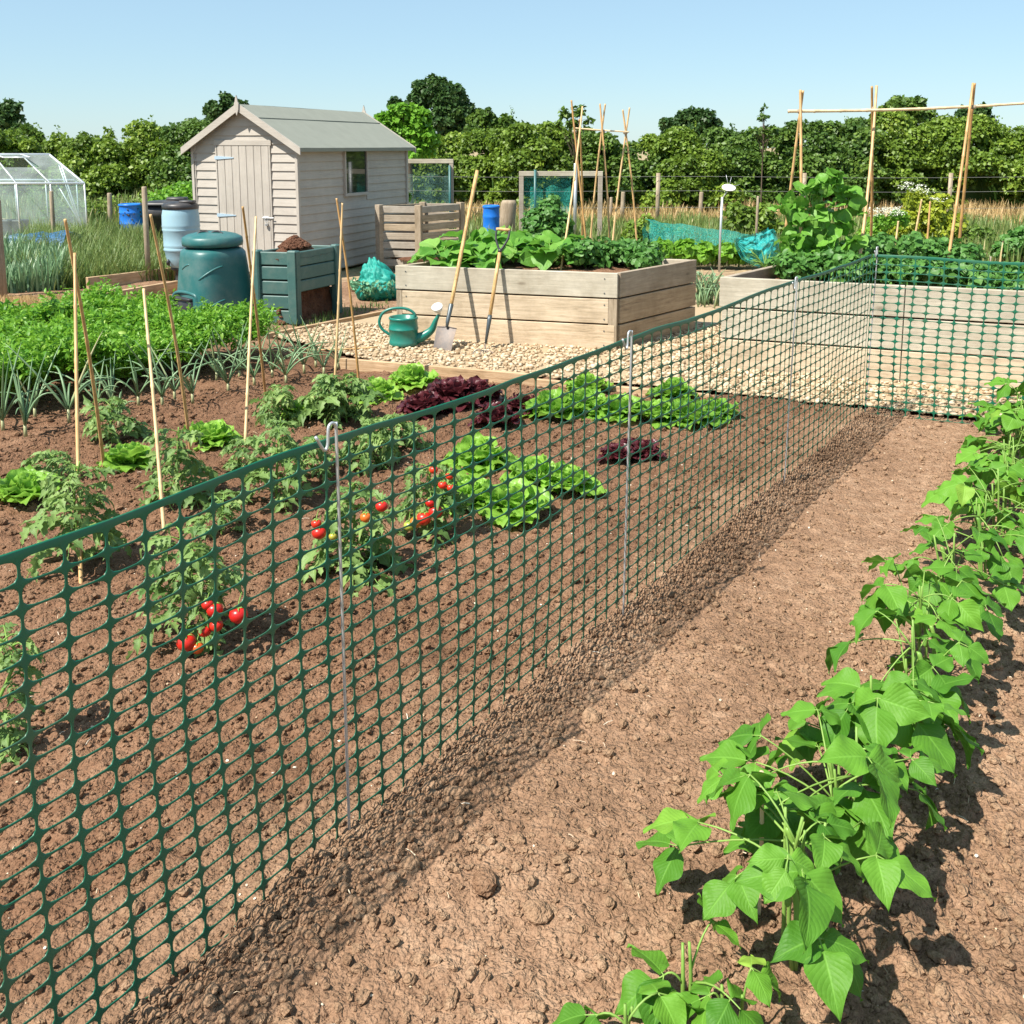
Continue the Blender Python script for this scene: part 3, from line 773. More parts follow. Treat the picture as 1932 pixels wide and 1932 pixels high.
# right-hand bed
CL = G(1353, 697)[:2]; CR = G(1932, 743)[:2]; dC = (CR - CL) / np.linalg.norm(CR - CL); CR = CL + dC * 4.2
HC2 = ZAT(CL[0], CL[1], 523)
CBL = G(1434, 506, HC2)[:2]; dB = CBL - CL; dB /= np.linalg.norm(dB)
DEP = 1.55; CBL = CL + dB * DEP; CBR = CR + dB * DEP
bed2 = thing('raised_bed', 'long pale timber raised bed behind the mesh fence on the right, full of leafy crops', 'raised bed', (*((CL + CBR) / 2), 0), group='timber raised beds')
bh2 = HC2 / 3; JT = float(np.linalg.norm(G(1695, 715)[:2] - CL))
for k in range(3):
    z0, z1 = k * bh2 + (.013 if k else 0), (k + 1) * bh2
    vv = (.95, .85, .30)[2 - k]
    L = np.linalg.norm(CR - CL)
    for (a, b) in ((0 if k == 2 else .02, JT - .003), (JT + .003, L)):
        A = CL + dC * a; B = CL + dC * b
        plank(A, B, z0, z1, .045, M['weath'], bed2, (0, 0), .003 * (k != 2), vv)
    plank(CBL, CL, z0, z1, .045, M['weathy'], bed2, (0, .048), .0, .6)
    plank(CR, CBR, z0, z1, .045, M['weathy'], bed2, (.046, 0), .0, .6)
    plank(CBR, CBL, z0, z1, .045, M['weath'], bed2, (.046, .046), .0, .9)
for x0 in (JT - .03, .05):
    m = MB(); box(m, x0, x0 + .07, .05, .1, 0, HC2 - .02, .003, .3)
    obj('corner_post' if x0 < 1 else 'joint_post', m, M['post'], bed2, loc=(*CL, 0), rz=math.atan2(dC[1], dC[0]), smooth=False)
bedsoil([CL, CR, CBR, CBL], HC2 - .10, bed2)

# edging boards round the gravel
def edging(u0, v0, u1, v1, h, label, th=.035, mat='edge', z0=-.03):
    A, B = G(u0, v0)[:2], G(u1, v1)[:2]; L = np.linalg.norm(B - A); ang = math.atan2(B[1] - A[1], B[0] - A[0])
    m = MB(); box(m, 0, L, -th / 2, th / 2, z0, h, .004, (rw.rand(), .5, .5))
    obj('edging_board', m, M[mat], loc=(*A, 0), rz=ang, smooth=False, tag=(label, 'edging board', 'timber edging boards'))
edging(640, 695, 1010, 727, .085, 'light timber edging board along the near side of the gravel, behind the lettuces')
edging(500, 640, 738, 592, .05, 'thin brown edging board on the far left side of the gravel, before the green composter')
edging(1010, 727, 1340, 757, .05, 'low edging board seen through the mesh fence behind the green lettuces')
edging(150, 582, 335, 548, .12, 'nearer weathered timber edge of the small empty bed by the water butt', .05)
edging(165, 545, 345, 522, .14, 'farther timber edge of the small empty bed, under the tall grass', .05)
edging(345, 522, 352, 566, .13, 'short timber end board of the small empty bed, beside the compost bin', .05)
# hose / thin pipe lying on the gravel
m = MB(); tube(m, crv([G(480, 664, .03), G(560, 660, .03), G(640, 659, .035), G(712, 655, .03)], 5), .006, 6)
obj('cane', m, M['cane'], tag=('thin brown cane lying flat on the gravel left of the watering can', 'cane'))

# ============================================================ THE SHED
PH = math.radians(-20); SC0 = PY(560, 300, 13.3)[:2]
SW = 1.62; SL = 3.25; SX = np.array([math.cos(PH), math.sin(PH)]); SYv = np.array([-math.sin(PH), math.cos(PH)])
SO = SC0 - SX * SW                     # front-left corner; local x along the front, local y along the side
EV = ZAT(SC0[0], SC0[1], 272); PK = EV + .50
shed = thing('garden_shed', 'small taupe painted weatherboard shed with a felt roof and boarded door', 'shed', (*SO, 0), PH)
LOC = (*SO, 0)
def sh(name, m, mat, parent=None, smooth=False): return obj(name, m, mat, parent or shed, loc=LOC, rz=PH, smooth=smooth)
nb = 15; bhh = EV / nb * 1.0
m = MB(); box(m, .02, SW - .02, .03, SL - .03, -.02, EV - .01, .002)      # carcass
V = [[.02, .03, EV - .01], [SW - .02, .03, EV - .01], [SW / 2, .03, PK - .05], [.02, SL - .03, EV - .01], [SW - .02, SL - .03, EV - .01], [SW / 2, SL - .03, PK - .05]]
m.add(V, [[0, 1, 4, 3], [1, 2, 5, 4], [0, 3, 5, 2]], [[0, 2, 1], [3, 4, 5]])
sh('wall_carcass', m, M['painty'])
D0, D1 = SW * .235, SW * .74; DT = EV - .02
def lap(m, x0, x1, z0, z1, y, vertical_axis='front', sx0=None, sx1=None):
    # a weatherboard: thick at its lower edge, thin at the top
    a, b = .024, .008
    sx0 = x0 if sx0 is None else sx0; sx1 = x1 if sx1 is None else sx1
    P = [[x0, y, z0], [x1, y, z0], [sx1, y, z1], [sx0, y, z1], [x0, y - a, z0], [x1, y - a, z0], [sx1, y - b, z1], [sx0, y - b, z1]]
    if vertical_axis == 'side': P = [[SW - (q[1]), q[0], q[2]] for q in P]
    if vertical_axis == 'left': P = [[q[1], q[0], q[2]] for q in P]
    m.add(P, [[0, 3, 2, 1], [4, 5, 6, 7], [0, 1, 5, 4], [3, 7, 6, 2], [0, 4, 7, 3], [1, 2, 6, 5]], None, (rw.rand(), .5, .5))
m = MB()
for k in range(nb + 5):
    z0 = k * bhh; z1 = z0 + bhh + .002
    def lim(z): return 0 if z <= EV else (z - EV) / (PK - EV) * SW / 2
    if z0 > PK - .06: break
    z1 = min(z1, PK - .03)
    for (a, b) in (((0, D0), (D1, SW)) if z0 < DT - .03 else ((0, SW),)):
        lo0, lo1 = max(a, lim(z0)), max(a, lim(z1)); hi0, hi1 = min(b, SW - lim(z0)), min(b, SW - lim(z1))
        if hi0 - lo0 < .02: continue
        lap(m, lo0, hi0, z0, z1, .028, 'front', lo1, max(hi1, lo1 + .001))
sh('front_boards', m, M['paintx'])
WY0, WY1 = .0, .0
# find the window's extent along the side from the photograph
def side_y(u):
    lo, hi = 0, SL
    for _ in range(40):
        y = (lo + hi) / 2; p = SO + SX * SW + SYv * y; r = ray(u, 300)
        if p[0] / p[1] < r[0] / r[1]: lo = y
        else: hi = y
    return y
WY0, WY1 = side_y(648), side_y(692)
wp = SO + SX * SW + SYv * ((WY0 + WY1) / 2)
WZ0, WZ1 = ZAT(wp[0], wp[1], 369), ZAT(wp[0], wp[1], 281)
for side in ('side', 'left'):
    m = MB()
    for k in range(nb):
        z0 = k * bhh; z1 = z0 + bhh + .002
        if side == 'side' and z0 > WZ0 - .09 and z0 < WZ1:
            lap(m, 0.0, WY0, z0, z1, .028, side); lap(m, WY1, SL, z0, z1, .028, side)
        else: lap(m, 0.0, SL, z0, z1, .028, side)
    sh('side_boards', m, M['painty'])
for (x, y) in ((SW + .004, .0), (-.004, .0), (SW + .004, SL)):
    m = MB(); box(m, x - .03, x + .012, y - .014, y + .04, 0, EV - .005, .003); sh('corner_trim', m, M['paintz'])
win = MB(); x = SW
for (a, b, c, d) in ((WY0, WY1, WZ0, WZ0 + .045), (WY0, WY1, WZ1 - .03, WZ1), (WY0, WY0 + .035, WZ0 + .045, WZ1 - .03), (WY1 - .035, WY1, WZ0 + .045, WZ1 - .03)):
    box(win, x - .03, x + .028, a, b, c, d, .003)
wf = sh('window', win, M['painty'])
m = MB(); box(m, x - .02, x + .004, WY0 + .034, WY1 - .034, WZ0 + .044, WZ1 - .029, .001); sh('pane', m, M['wglass'], wf)
# door
m = MB(); nd = 7; dw = (D1 - D0 - .012) / nd
for k in range(nd):
    box(m, D0 + .006 + k * dw + .0015, D0 + .006 + (k + 1) * dw - .0015, -.006, .02, .03, DT, .005, (rw.rand(), .5, .5))
door = sh('door', m, M['paintz'])
m = MB(); box(m, D0 - .04, D1 + .04, -.012, .0, DT + .002, DT + .075, .003); box(m, D0 - .022, D0 + .002, -.010, .02, .02, DT, .003); box(m, D1 - .002, D1 + .022, -.010, .02, .02, DT, .003)
sh('door_frame', m, M['paintx'])
M['hinge'] = simple('pale_blue_hinge', (.42, .55, .66), .5, .15, 20, metal=.3)
for zc in (DT - .16, DT - .93):
    m = MB(); z = zc
    m.add([[D0 - .03, -.017, z - .022], [D0 + .02, -.017, z - .022], [D0 + .27, -.0135, z - .006], [D0 + .27, -.0135, z + .006], [D0 + .02, -.017, z + .022], [D0 - .03, -.017, z + .022],
           [D0 - .03, -.006, z - .022], [D0 + .02, -.006, z - .022], [D0 + .27, -.006, z - .006], [D0 + .27, -.006, z + .006], [D0 + .02, -.006, z + .022], [D0 - .03, -.006, z + .022]],
          [[0, 1, 4, 5], [1, 2, 3, 4], [0, 6, 7, 1], [1, 7, 8, 2], [2, 8, 9, 3], [3, 9, 10, 4], [4, 10, 11, 5], [5, 11, 6, 0]])
    sh('hinge', m, M['hinge'], door)
m = MB(); z = DT - .95; box(m, D1 - .12, D1 - .03, -.016, -.006, z - .02, z + .02, .003); tube(m, [[D1 - .12, -.022, z], [D1 + .05, -.022, z]], .006, 8)
tube(m, crv([[D1 - .07, -.02, z], [D1 - .085, -.03, z - .03], [D1 - .06, -.03, z - .06], [D1 - .045, -.02, z - .03]], 4), .004, 6)
lathe(m, [(0, 0), (.022, .004), (.024, .03), (.0, .035)], 10, (D1 - .062, -.03, z - .11)); sh('latch', m, M['galv'], door)
# roof: two felted slopes with an overhang, fascia, barge boards and finials
OH = .10; SOH = .11
m = MB()
sl = (PK - EV) / (SW / 2)
for sgn in (-1, 1):
    xe = SW / 2 + sgn * (SW / 2 + SOH); ze = EV - SOH * sl + .02
    nn = 24; P = []
    for i in range(nn + 1):
        y = -OH + (SL + 2 * OH) * i / nn
        for j in range(7):
            f = j / 6; w = (fbm(np.array([y * 2.0]), np.array([f * 3.0 + sgn]), 3, 4)[0] - .45) * .008
            P.append([SW / 2 + (xe - SW / 2) * f, y, PK + .02 + (ze - PK - .02) * f + w])
    Q = [[i * 7 + j, i * 7 + j + 1, (i + 1) * 7 + j + 1, (i + 1) * 7 + j] for i in range(nn) for j in range(6)]
    m.add(P, Q); P2 = [[p[0], p[1], p[2] - .022] for p in P]; m.add(P2, [q[::-1] for q in Q])
    A = m.n - len(P) * 2; B = m.n - len(P)
    e = [[A + i * 7 + 6 - A, 0, 0, 0] for i in range(0)]
    m.add([[xe, -OH, ze], [xe, SL + OH, ze], [xe, SL + OH, ze - .05], [xe, -OH, ze - .05], [xe - sgn * .02, -OH, ze - .05], [xe - sgn * .02, SL + OH, ze - .05]], [[0, 1, 2, 3], [3, 2, 5, 4]])
m2 = MB()
# the felt's lapped seams
for f in (.32,):
    for sgn in (-1, 1):
        xe = SW / 2 + sgn * (SW / 2 + SOH); ze = EV - SOH * sl + .02
        xa = SW / 2 + (xe - SW / 2) * f; za = PK + .02 + (ze - PK - .02) * f
        box(m, xa - .006, xa + .006, -OH, SL + OH, za + .001, za + .009, .002)
roof = sh('roof', m, M['felt'])
for y, fz in ((-OH - .012, 1), (SL + OH, 1)):
    m = MB()
    for sgn in (-1, 1):
        xe = SW / 2 + sgn * (SW / 2 + SOH + .01); ze = EV - (SOH + .01) * sl + .01
        P = []
        for yy in (y, y + .02):
            P += [[SW / 2, yy, PK + .035], [xe, yy, ze + .02], [xe, yy, ze - .075], [SW / 2, yy, PK - .07]]
        m.add(P, [[0, 1, 2, 3], [4, 7, 6, 5], [0, 4, 5, 1], [1, 5, 6, 2], [2, 6, 7, 3]])
    sh('barge_board', m, M['paintx'], roof)
for y in (-OH - .03, SL + OH + .012):
    m = MB(); o = [(0, -.13), (.028, -.05), (.035, .03), (.022, .05), (.012, .10), (0, .135)]
    P = [[SW / 2 + x, y, PK + z] for x, z in o] + [[SW / 2 - x, y, PK + z] for x, z in o[::-1][1:-1]]
    k = len(P); P += [[p[0], y + .018, p[2]] for p in P]
    m.add(P, [[i, (i + 1) % k, k + (i + 1) % k, k + i] for i in range(k)], [[0, i + 1, i] for i in range(1, k - 1)] + [[k, k + i, k + i + 1] for i in range(1, k - 1)])
    sh('finial', m, M['paintz'], roof)

# ============================================================ COMPOSTERS, BUTTS, BARRELS
def surf_of_revolution_point(rz, ang, k=1.0): pass
cb = G(408, 605); K = 1 / PXM(cb)
cz = lambda v: ZAT(cb[0], cb[1], v)
RB = 62 * K; RT = 53 * K; zt = cz(466)
t = thing('compost_bin', 'tapering dark teal plastic compost bin with a round domed lid and a black hatch', 'compost bin', cb)
ROTB = math.radians(42)
def rad_at(z, a):
    f = np.clip(z / zt, 0, 1); r = RB * 1.03 + (RT * 1.02 - RB * 1.03) * f ** 1.15; e = 4.2 - 1.6 * f
    a = a - ROTB
    return r / (abs(math.cos(a)) ** e + abs(math.sin(a)) ** e) ** (1 / e) * (1 - .0 * f)
m = MB(); prof = []
for f in np.linspace(0, .94, 16):
    prof.append((RB * 1.03 + (RT * 1.02 - RB * 1.03) * f ** 1.15, zt * f, 4.2 - 1.6 * f))
prof += [(RT * .995, zt * .965, 2.5), (RT * .94, zt * .99, 2.3), (RT * .86, zt, 2.2), (0, zt, 2)]
lathe(m, prof, 64, cb, rot=ROTB)
body = obj('bin_body', m, M['bin'], t)
for a0, a1, z0, z1 in ((math.radians(-100), math.radians(-55), .60, .78), (math.radians(-88), math.radians(-55), .22, .34), (math.radians(-150), math.radians(-120), .72, .80)):
    m = MB(); pts = []
    for f in np.linspace(0, 1, 12):
        a = a0 + (a1 - a0) * f; z = zt * (z0 + (z1 - z0) * math.sin(f * math.pi / 2)); r = rad_at(z, a) - .004
        pts.append([cb[0] + r * math.cos(a), cb[1] + r * math.sin(a), z])
    tube(m, pts, [.002] + [.011] * 10 + [.002], 8); obj('moulded_ridge', m, M['bin'], body)
zl0, zl1 = cz(462), cz(431)
m = MB(); RL = 54.5 * K
lathe(m, [(RL * .9, zl0 - .01), (RL, zl0), (RL * 1.015, zl0 + .03), (RL * 1.0, zl0 + .075), (RL * .93, zl0 + .09), (RL * .8, zl0 + .108), (RL * .5, zl0 + .128), (RL * .2, zl0 + .138), (0, zl0 + .14)], 56, cb)
lid = obj('lid', m, M['bin'], t)
m = MB()
for sx in (-1, 1):
    p = np.array([cb[0] + sx * RL * .22, cb[1] - RL * .42, zl0 + .128]); tube(m, crv([p + [-.05, 0, -.015], p + [-.02, .02, .008], p + [.03, .03, .01], p + [.07, .02, -.012]], 4), .010, 6)
obj('lid_grip', m, M['black'], lid)
# hatch: arched frame and panel on the front left side
hc = cb.copy(); ha = math.radians(-133)
tx = np.array([-math.sin(ha), math.cos(ha), 0]) * 1.0; nrm = np.array([math.cos(ha), math.sin(ha), 0])
hw = .17; hz = .27
tx = -tx if tx[0] < 0 else tx
base = cb + nrm * (RB * 1.05) + tx * (-.02)
pts = [base + tx * (-hw) + [0, 0, 0], base + tx * (-hw * .98) + [0, 0, hz * .8], base + tx * (-hw * .75) + [0, 0, hz], base + tx * (hw * .75) + [0, 0, hz], base + tx * (hw * .98) + [0, 0, hz * .8], base + tx * hw]
m = MB()
for (dx0, dx1, z0, z1) in ((-hw, -hw + .03, 0, hz - .03), (hw - .03, hw, 0, hz - .03), (-hw + .005, hw - .005, hz - .028, hz), (-hw + .03, hw - .03, 0, .05), (-hw + .03, hw - .03, .05, hz - .028)):
    d = .0 if (dx0, z0) != (-hw + .03, .05) else .02
    m1_ = MB(); box(m1_, dx0, dx1, d - .02, .12, z0, z1, .004); V = m1_.v[0]
    W = base + V[:, :1] * tx - V[:, 1:2] * nrm + np.c_[np.zeros(len(V)), np.zeros(len(V)), V[:, 2]]
    m.add(W, m1_.q[0], m1_.t[0])
obj('hatch', m, M['black'], t)
m = MB(); tube(m, crv([base + tx * (-hw - .02) + nrm * -.0, base + tx * (-hw - .015) + [0, 0, hz + .01] + nrm * -.02, base + tx * hw * .9 + [0, 0, hz + .04] + nrm * -.03, base + tx * (hw + .045) + [0, 0, hz - .04] + nrm * -.04, base + tx * (hw + .06) + nrm * -.04], 6), .018, 8)
obj('hatch_surround', m, M['bin'], t)

# square slatted green composter
NC = G(561, 614)[:2]; HG = ZAT(NC[0], NC[1], 476)
LC = G(477, 474, HG)[:2]; RC = G(641, 462.5, HG)[:2]; BC = LC + (RC - NC)
t = thing('slatted_composter', 'square dark green slatted plastic composter heaped with brown compost', 'composter', (*NC, 0))
def wall_boards(A, B, zs, th, off, mat, parent, inset, name='slat'):
    for (z0, z1) in zs: plank(A, B, z0, z1, th, mat, parent, inset, off, None, name, None, .008)
nbz = 5; s = HG / nbz
wall_boards(LC, NC, [(k * s + .01, (k + 1) * s - .004) for k in range(nbz)], .03, .01, M['panel'], t, (.02, .07))
wall_boards(NC, RC, [(HG - .145, HG - .004), (HG - .28, HG - .152), (HG - .40, HG - .287)], .03, .012, M['panel'], t, (.07, .05))
wall_boards(RC, BC, [(k * s + .01, (k + 1) * s - .004) for k in range(nbz)], .03, .0, M['panel'], t, (.03, .03))
wall_boards(BC, LC, [(k * s + .01, (k + 1) * s - .004) for k in range(nbz)], .03, .0, M['panel'], t, (.03, .03))
for (P, A, B) in ((NC, LC, RC), (LC, BC, NC), (RC, NC, BC), (BC, RC, LC)):
    ang = math.atan2((P - A)[1], (P - A)[0]); m = MB(); box(m, -.085, .012, -.012, .065, 0, HG + .012, .012)
    if P is NC: box(m, -.02, .014, -.008, .09, 0, HG + .009, .01)
    obj('corner_post', m, M['panel'], t, loc=(*P, 0), rz=ang, smooth=False)
cen = (NC + LC + RC + BC) / 4
def heap(cx, cy, z, rx, ry, h, ang, seed, n=44, r2=1.0):
    g = np.linspace(-1, 1, n); X, Y = np.meshgrid(g, g); r = np.sqrt(X * X + Y * Y)
    Z = z + h * np.clip(1 - r, 0, 1) ** .8 + (fbm(X * 5 + seed, Y * 5, 4, 6) - .5) * .09 * np.clip(1.2 - r, 0, 1) - np.clip(r - 1, 0, 1) * .6
    c, s = math.cos(ang), math.sin(ang); x = X * rx; y = Y * ry
    W = np.stack([cx + c * x - s * y, cy + s * x + c * y, Z], -1).reshape(-1, 3)
    i = np.arange(n - 1)[:, None] * n; j = np.arange(n - 1)[None]
    Q_ = np.stack([i + j, i + j + 1, i + n + j + 1, i + n + j], -1).reshape(-1, 4)
    return W, Q_[(r.reshape(-1)[Q_] <= 1.04).all(1)]
ang = math.atan2((NC - LC)[1], (NC - LC)[0])
m = MB(); W, Q = heap(cen[0] - .02, cen[1] - .04, HG - .07, .17, .33, .19, math.atan2((RC - NC)[1], (RC - NC)[0]) - math.pi / 2, 2); m.add(W, Q)
bedsoil([LC, NC, RC, BC], HG - .07, t)
nn = 26; ss_, qq_ = np.meshgrid(np.linspace(.04, .95, nn), np.linspace(0, 1, nn)); I0 = NC + (LC - NC) * .14; Pn = I0[None, None] + (RC - NC)[None, None] * ss_[..., None]
bl_ = .07 * (fbm(ss_ * 6, qq_ * 4, 4, 9) - .5) + .10 * qq_; dL = (LC - NC) / np.linalg.norm(LC - NC)
i = np.arange(nn - 1)[:, None] * nn; j = np.arange(nn - 1)[None]
m.add(np.stack([Pn[..., 0] + dL[0] * bl_, Pn[..., 1] + dL[1] * bl_, qq_ * (HG - .09)], -1).reshape(-1, 3), np.stack([i + j, i + j + 1, i + nn + j + 1, i + nn + j], -1).reshape(-1, 4))
rsx = np.random.RandomState(8); nn = 700; a = rsx.rand(nn) * 6.28; r = np.sqrt(rsx.rand(nn)) * .15
p = np.stack([cen[0] - .02 + r * np.cos(a), cen[1] - .04 + r * 1.5 * np.sin(a), HG - .06 + .19 * (1 - r / .23) ** .8], -1)
scatter(m, ROCK1, p, .008 + .012 * rsx.rand(nn), rsx, .8)
p = np.stack([NC[0] + (RC - NC)[0] * (k_ := rsx.rand(300)) - .08 - .12 * rsx.rand(300), NC[1] + (RC - NC)[1] * k_ + .15 * rsx.rand(300), .0 + .18 * rsx.rand(300) ** 2], -1)
scatter(m, ROCK1, p, .02 + .03 * rsx.rand(300), rsx, .8)
obj('compost_heap', m, M['compost'], t, smooth=False)

# water butt on its stand
wb = G(347, 531); K = 1 / PXM(wb); wz = lambda v: ZAT(wb[0], wb[1], v)
t = thing('water_butt', 'pale blue ribbed water butt with a black lid on a dark stand', 'water butt', wb)
R0 = 34 * K; z0, z1 = wz(504), wz(390)
h = z1 - z0
prof = [(0, z0), (R0 * .62, z0), (R0 * .74, z0 + h * .05), (R0 * .86, z0 + h * .16), (R0 * .93, z0 + h * .27), (R0 * .97, z0 + h * .285), (R0 * .99, z0 + h * .30), (R0 * .96, z0 + h * .325), (R0 * .95, z0 + h * .34),
        (R0 * .99, z0 + h * .36), (R0 * .97, z0 + h * .385), (R0 * .97, z0 + h * .60), (R0 * 1.01, z0 + h * .62), (R0 * 1.0, z0 + h * .64), (R0 * .98, z0 + h * .655), (R0 * 1.02, z0 + h * .68), (R0 * 1.0, z0 + h * .71), (R0 * .99, z0 + h * .86), (R0 * .93, z0 + h * .95), (R0 * .88, z1)]
m = MB(); lathe(m, prof, 40, wb); obj('barrel', m, M['butt'], t)
m = MB(); lathe(m, [(R0 * .90, z1 - .03), (R0 * .96, z1 - .025), (R0 * .96, z1 + .02), (R0 * .86, z1 + .045), (R0 * .4, z1 + .065), (0, z1 + .065)], 36, wb)
box(m, wb[0] + .02, wb[0] + .20, wb[1] - .12, wb[1] + .02, z1 + .045, z1 + .085, .012); obj('lid', m, M['black'], t)
m = MB(); tp = np.array([wb[0] - .12, wb[1] - R0 * .84, z0 + .09]); lathe(m, [(0, -.05), (.02, -.045), (.024, 0), (.012, .03), (0, .035)], 10, tp); tube(m, [tp + [0, .04, 0], tp + [0, -.05, -.005]], .012, 8)
obj('tap', m, M['black'], t)
m = MB(); lathe(m, [(R0 * .5, 0), (R0 * .46, .03), (R0 * .40, z0 - .05), (R0 * .66, z0 - .02), (R0 * .66, z0 - .002)], 16, wb); obj('stand', m, M['black'], t)
# dark bin partly behind the butt
db = G(322, 480); K = 1 / PXM(db); z1 = ZAT(db[0], db[1], 386)
t = thing('compost_bin', 'dark grey plastic bin with a loose lid, half hidden behind the pale blue water butt', 'compost bin', db)
m = MB(); lathe(m, [(32 * K, 0, 4), (36 * K, z1 * .75, 4), (40 * K, z1 * .76, 4), (41 * K, z1 * .86, 4), (38 * K, z1, 4), (0, z1, 4)], 36, db); obj('bin_body', m, M['black'], t)
m = MB(); lathe(m, [(44 * K, z1 + .004, 4), (45 * K, z1 + .03, 4), (32 * K, z1 + .06, 3), (0, z1 + .08, 2)], 36, db); box(m, db[0], db[0] + .3, db[1] - .1, db[1] + .1, z1 + .05, z1 + .12, .02); obj('lid', m, M['black'], t)

def barrel(u, vb, vt, w, label, holes=0):
    b = G(u, vb); K = 1 / PXM(b); r = w / 2 * K; h = ZAT(b[0], b[1], vt)
    t = thing('plastic_barrel', label, 'barrel', b)
    m = MB(); lathe(m, [(r * .9, 0), (r * .96, h * .04), (r * .97, h * .30), (r, h * .32), (r, h * .36), (r * .97, h * .38), (r * .97, h * .66), (r, h * .68), (r, h * .72), (r * .97, h * .74), (r * .94, h * .9), (r * .98, h * .93), (r * .98, h * .98), (r * .88, h), (r * .86, h * .97), (0, h * .96)], 32, b)
    obj('barrel_body', m, M['blue'], t)
    m = MB(); lathe(m, [(r * 1.0, h * .93), (r * 1.03, h * .94), (r * 1.03, h * .97), (r, h * .985)], 32, b); obj('rim', m, M['blue'], t)
    if holes:
        rr = np.random.RandomState(4)
        for k in range(holes):
            a = rr.uniform(-2.9, -.25); z = rr.uniform(.25, .85) * h
            c = np.array([b[0] + r * .99 * math.cos(a), b[1] + r * .99 * math.sin(a), z]); d = np.array([math.cos(a), math.sin(a), 0])
            m = MB(); tube(m, [c - d * .01, c + d * .004], .012 + .008 * rr.rand(), 8); obj('drilled_hole', m, M['black'], t)
barrel(250, 440, 384, 44, 'bright blue barrel with drilled holes, in the grass left of the shed', 18)
barrel(927, 460, 387, 32, 'bright blue barrel behind the raised bed, beside the thick grey post')

# slatted timber compost bay
WN = G(795, 506)[:2]; HW = ZAT(WN[0], WN[1], 388)
WL = G(706, 388, HW)[:2]; WR = G(878, 384, HW)[:2]
WL = WN + (WL - WN) / np.linalg.norm(WL - WN) * min(np.linalg.norm(WL - WN), 1.3) if np.linalg.norm(WL - WN) > 3 else WL
# hold the bay square: both walls measured along the picture at one height
def along(A, ang, u):
    lo, hi = 0, 4
    for _ in range(40):
        s_ = (lo + hi) / 2; q = A + s_ * np.array([math.cos(ang), math.sin(ang)]); r = ray(u, 400)
        inc = (q[0] / q[1] < r[0] / r[1]) == (math.cos(ang) > 0)
        if inc: lo = s_
        else: hi = s_
    return A + s_ * np.array([math.cos(ang), math.sin(ang)])
WL = along(WN, math.radians(168), 707); WR = along(WN, math.radians(52), 877)
WB = WL + (WR - WN)
t = thing('timber_compost_bay', 'slatted timber compost bay standing against the side of the shed', 'compost bay', (*WN, 0))
nbz = 7; s = HW / nbz
for (A, B, mt) in ((WL, WN, 'slat'), (WN, WR, 'slat'), (WR, WB, 'slat'), (WB, WL, 'slat')):
    for k in range(nbz):
        plank(A, B, k * s + .018, (k + 1) * s - .014, .022, M[mt], t, (.05, .03), .02, None, 'slat')
for (P, A) in ((WN, WL), (WL, WB), (WR, WN), (WB, WR)):
    ang = math.atan2((P - A)[1], (P - A)[0]); m = MB(); box(m, -.09, .0, .0, .09, 0, HW + .006, .004)
    obj('corner_post', m, M['slat'] if P is WL else M['post'], t, loc=(*P, 0), rz=ang, smooth=False)
m = MB(); c4 = (WN + WL + WR + WB) / 4; W, Q = heap(c4[0], c4[1], .12, .42, .5, .2, 0, 3); m.add(W, Q); obj('compost_heap', m, M['compost'], t)

# ============================================================ WATERING CAN AND TOOLS
wc = G(762, 655); K = 1 / PXM(wc); z_ = lambda v: ZAT(wc[0], wc[1], v)
wc[2] = .022; RC_ = 28 * K; zt = z_(602)
t = thing('watering_can', 'green plastic watering can with a white sprinkler rose, on the gravel', 'watering can', wc)
m = MB()
lathe(m, [(0, .0), (RC_ * .93, 0), (RC_ * .98, .01), (RC_ * .98, .035), (RC_ * .95, .04), (RC_ * .97, zt * .55), (RC_ * 1.0, zt * .56), (RC_ * 1.0, zt * .60), (RC_ * .97, zt * .615), (RC_ * .93, zt * .90), (RC_ * .98, zt * .92), (RC_ * .98, zt * .97), (RC_ * .93, zt), (RC_ * .86, zt - .006), (RC_ * .82, zt * .8), (0, zt * .78)], 40, wc)
obj('can_body', m, M['can'], t)
D = lambda x, z, y=0.0: np.array([wc[0] + x, wc[1] + y, z])
m = MB(); tube(m, crv([D(RC_ * .62, zt - .01), D(RC_ * .75, zt + .045), D(RC_ * .2, zt + .09), D(-RC_ * .7, zt + .092), D(-RC_ * 1.35, zt + .055), D(-RC_ * 1.62, zt - .02), D(-RC_ * 1.45, zt - .085), D(-RC_ * .9, zt - .14)], 7), [.013] * 6 + [.0125] * 37, 10)
obj('handle', m, M['can'], t)
tip = PY(829, 592, wc[1] - .03)
m = MB(); tube(m, crv([D(RC_ * .82, .075), D(RC_ * 1.35, .10), D(RC_ * 1.9, .155), (D(RC_ * 1.9, .155) + tip) / 2 + [.0, 0, .008], tip], 6), np.linspace(.05, .011, 25) ** 1.0, 14)
obj('spout', m, M['can'], t)
ro = PY(835, 585, wc[1] - .035); rd = PY(833, 572, wc[1] - .06) - ro; rd = np.array([-.18, -.55, .8]); rd /= np.linalg.norm(rd)
m = MB(); tube(m, [tip, tip + rd * .02, tip + rd * .05, tip + rd * .085, tip + rd * .09], [.012, .018, .038, .05, .046], 18)
obj('sprinkler_rose', m, M['white'], t)

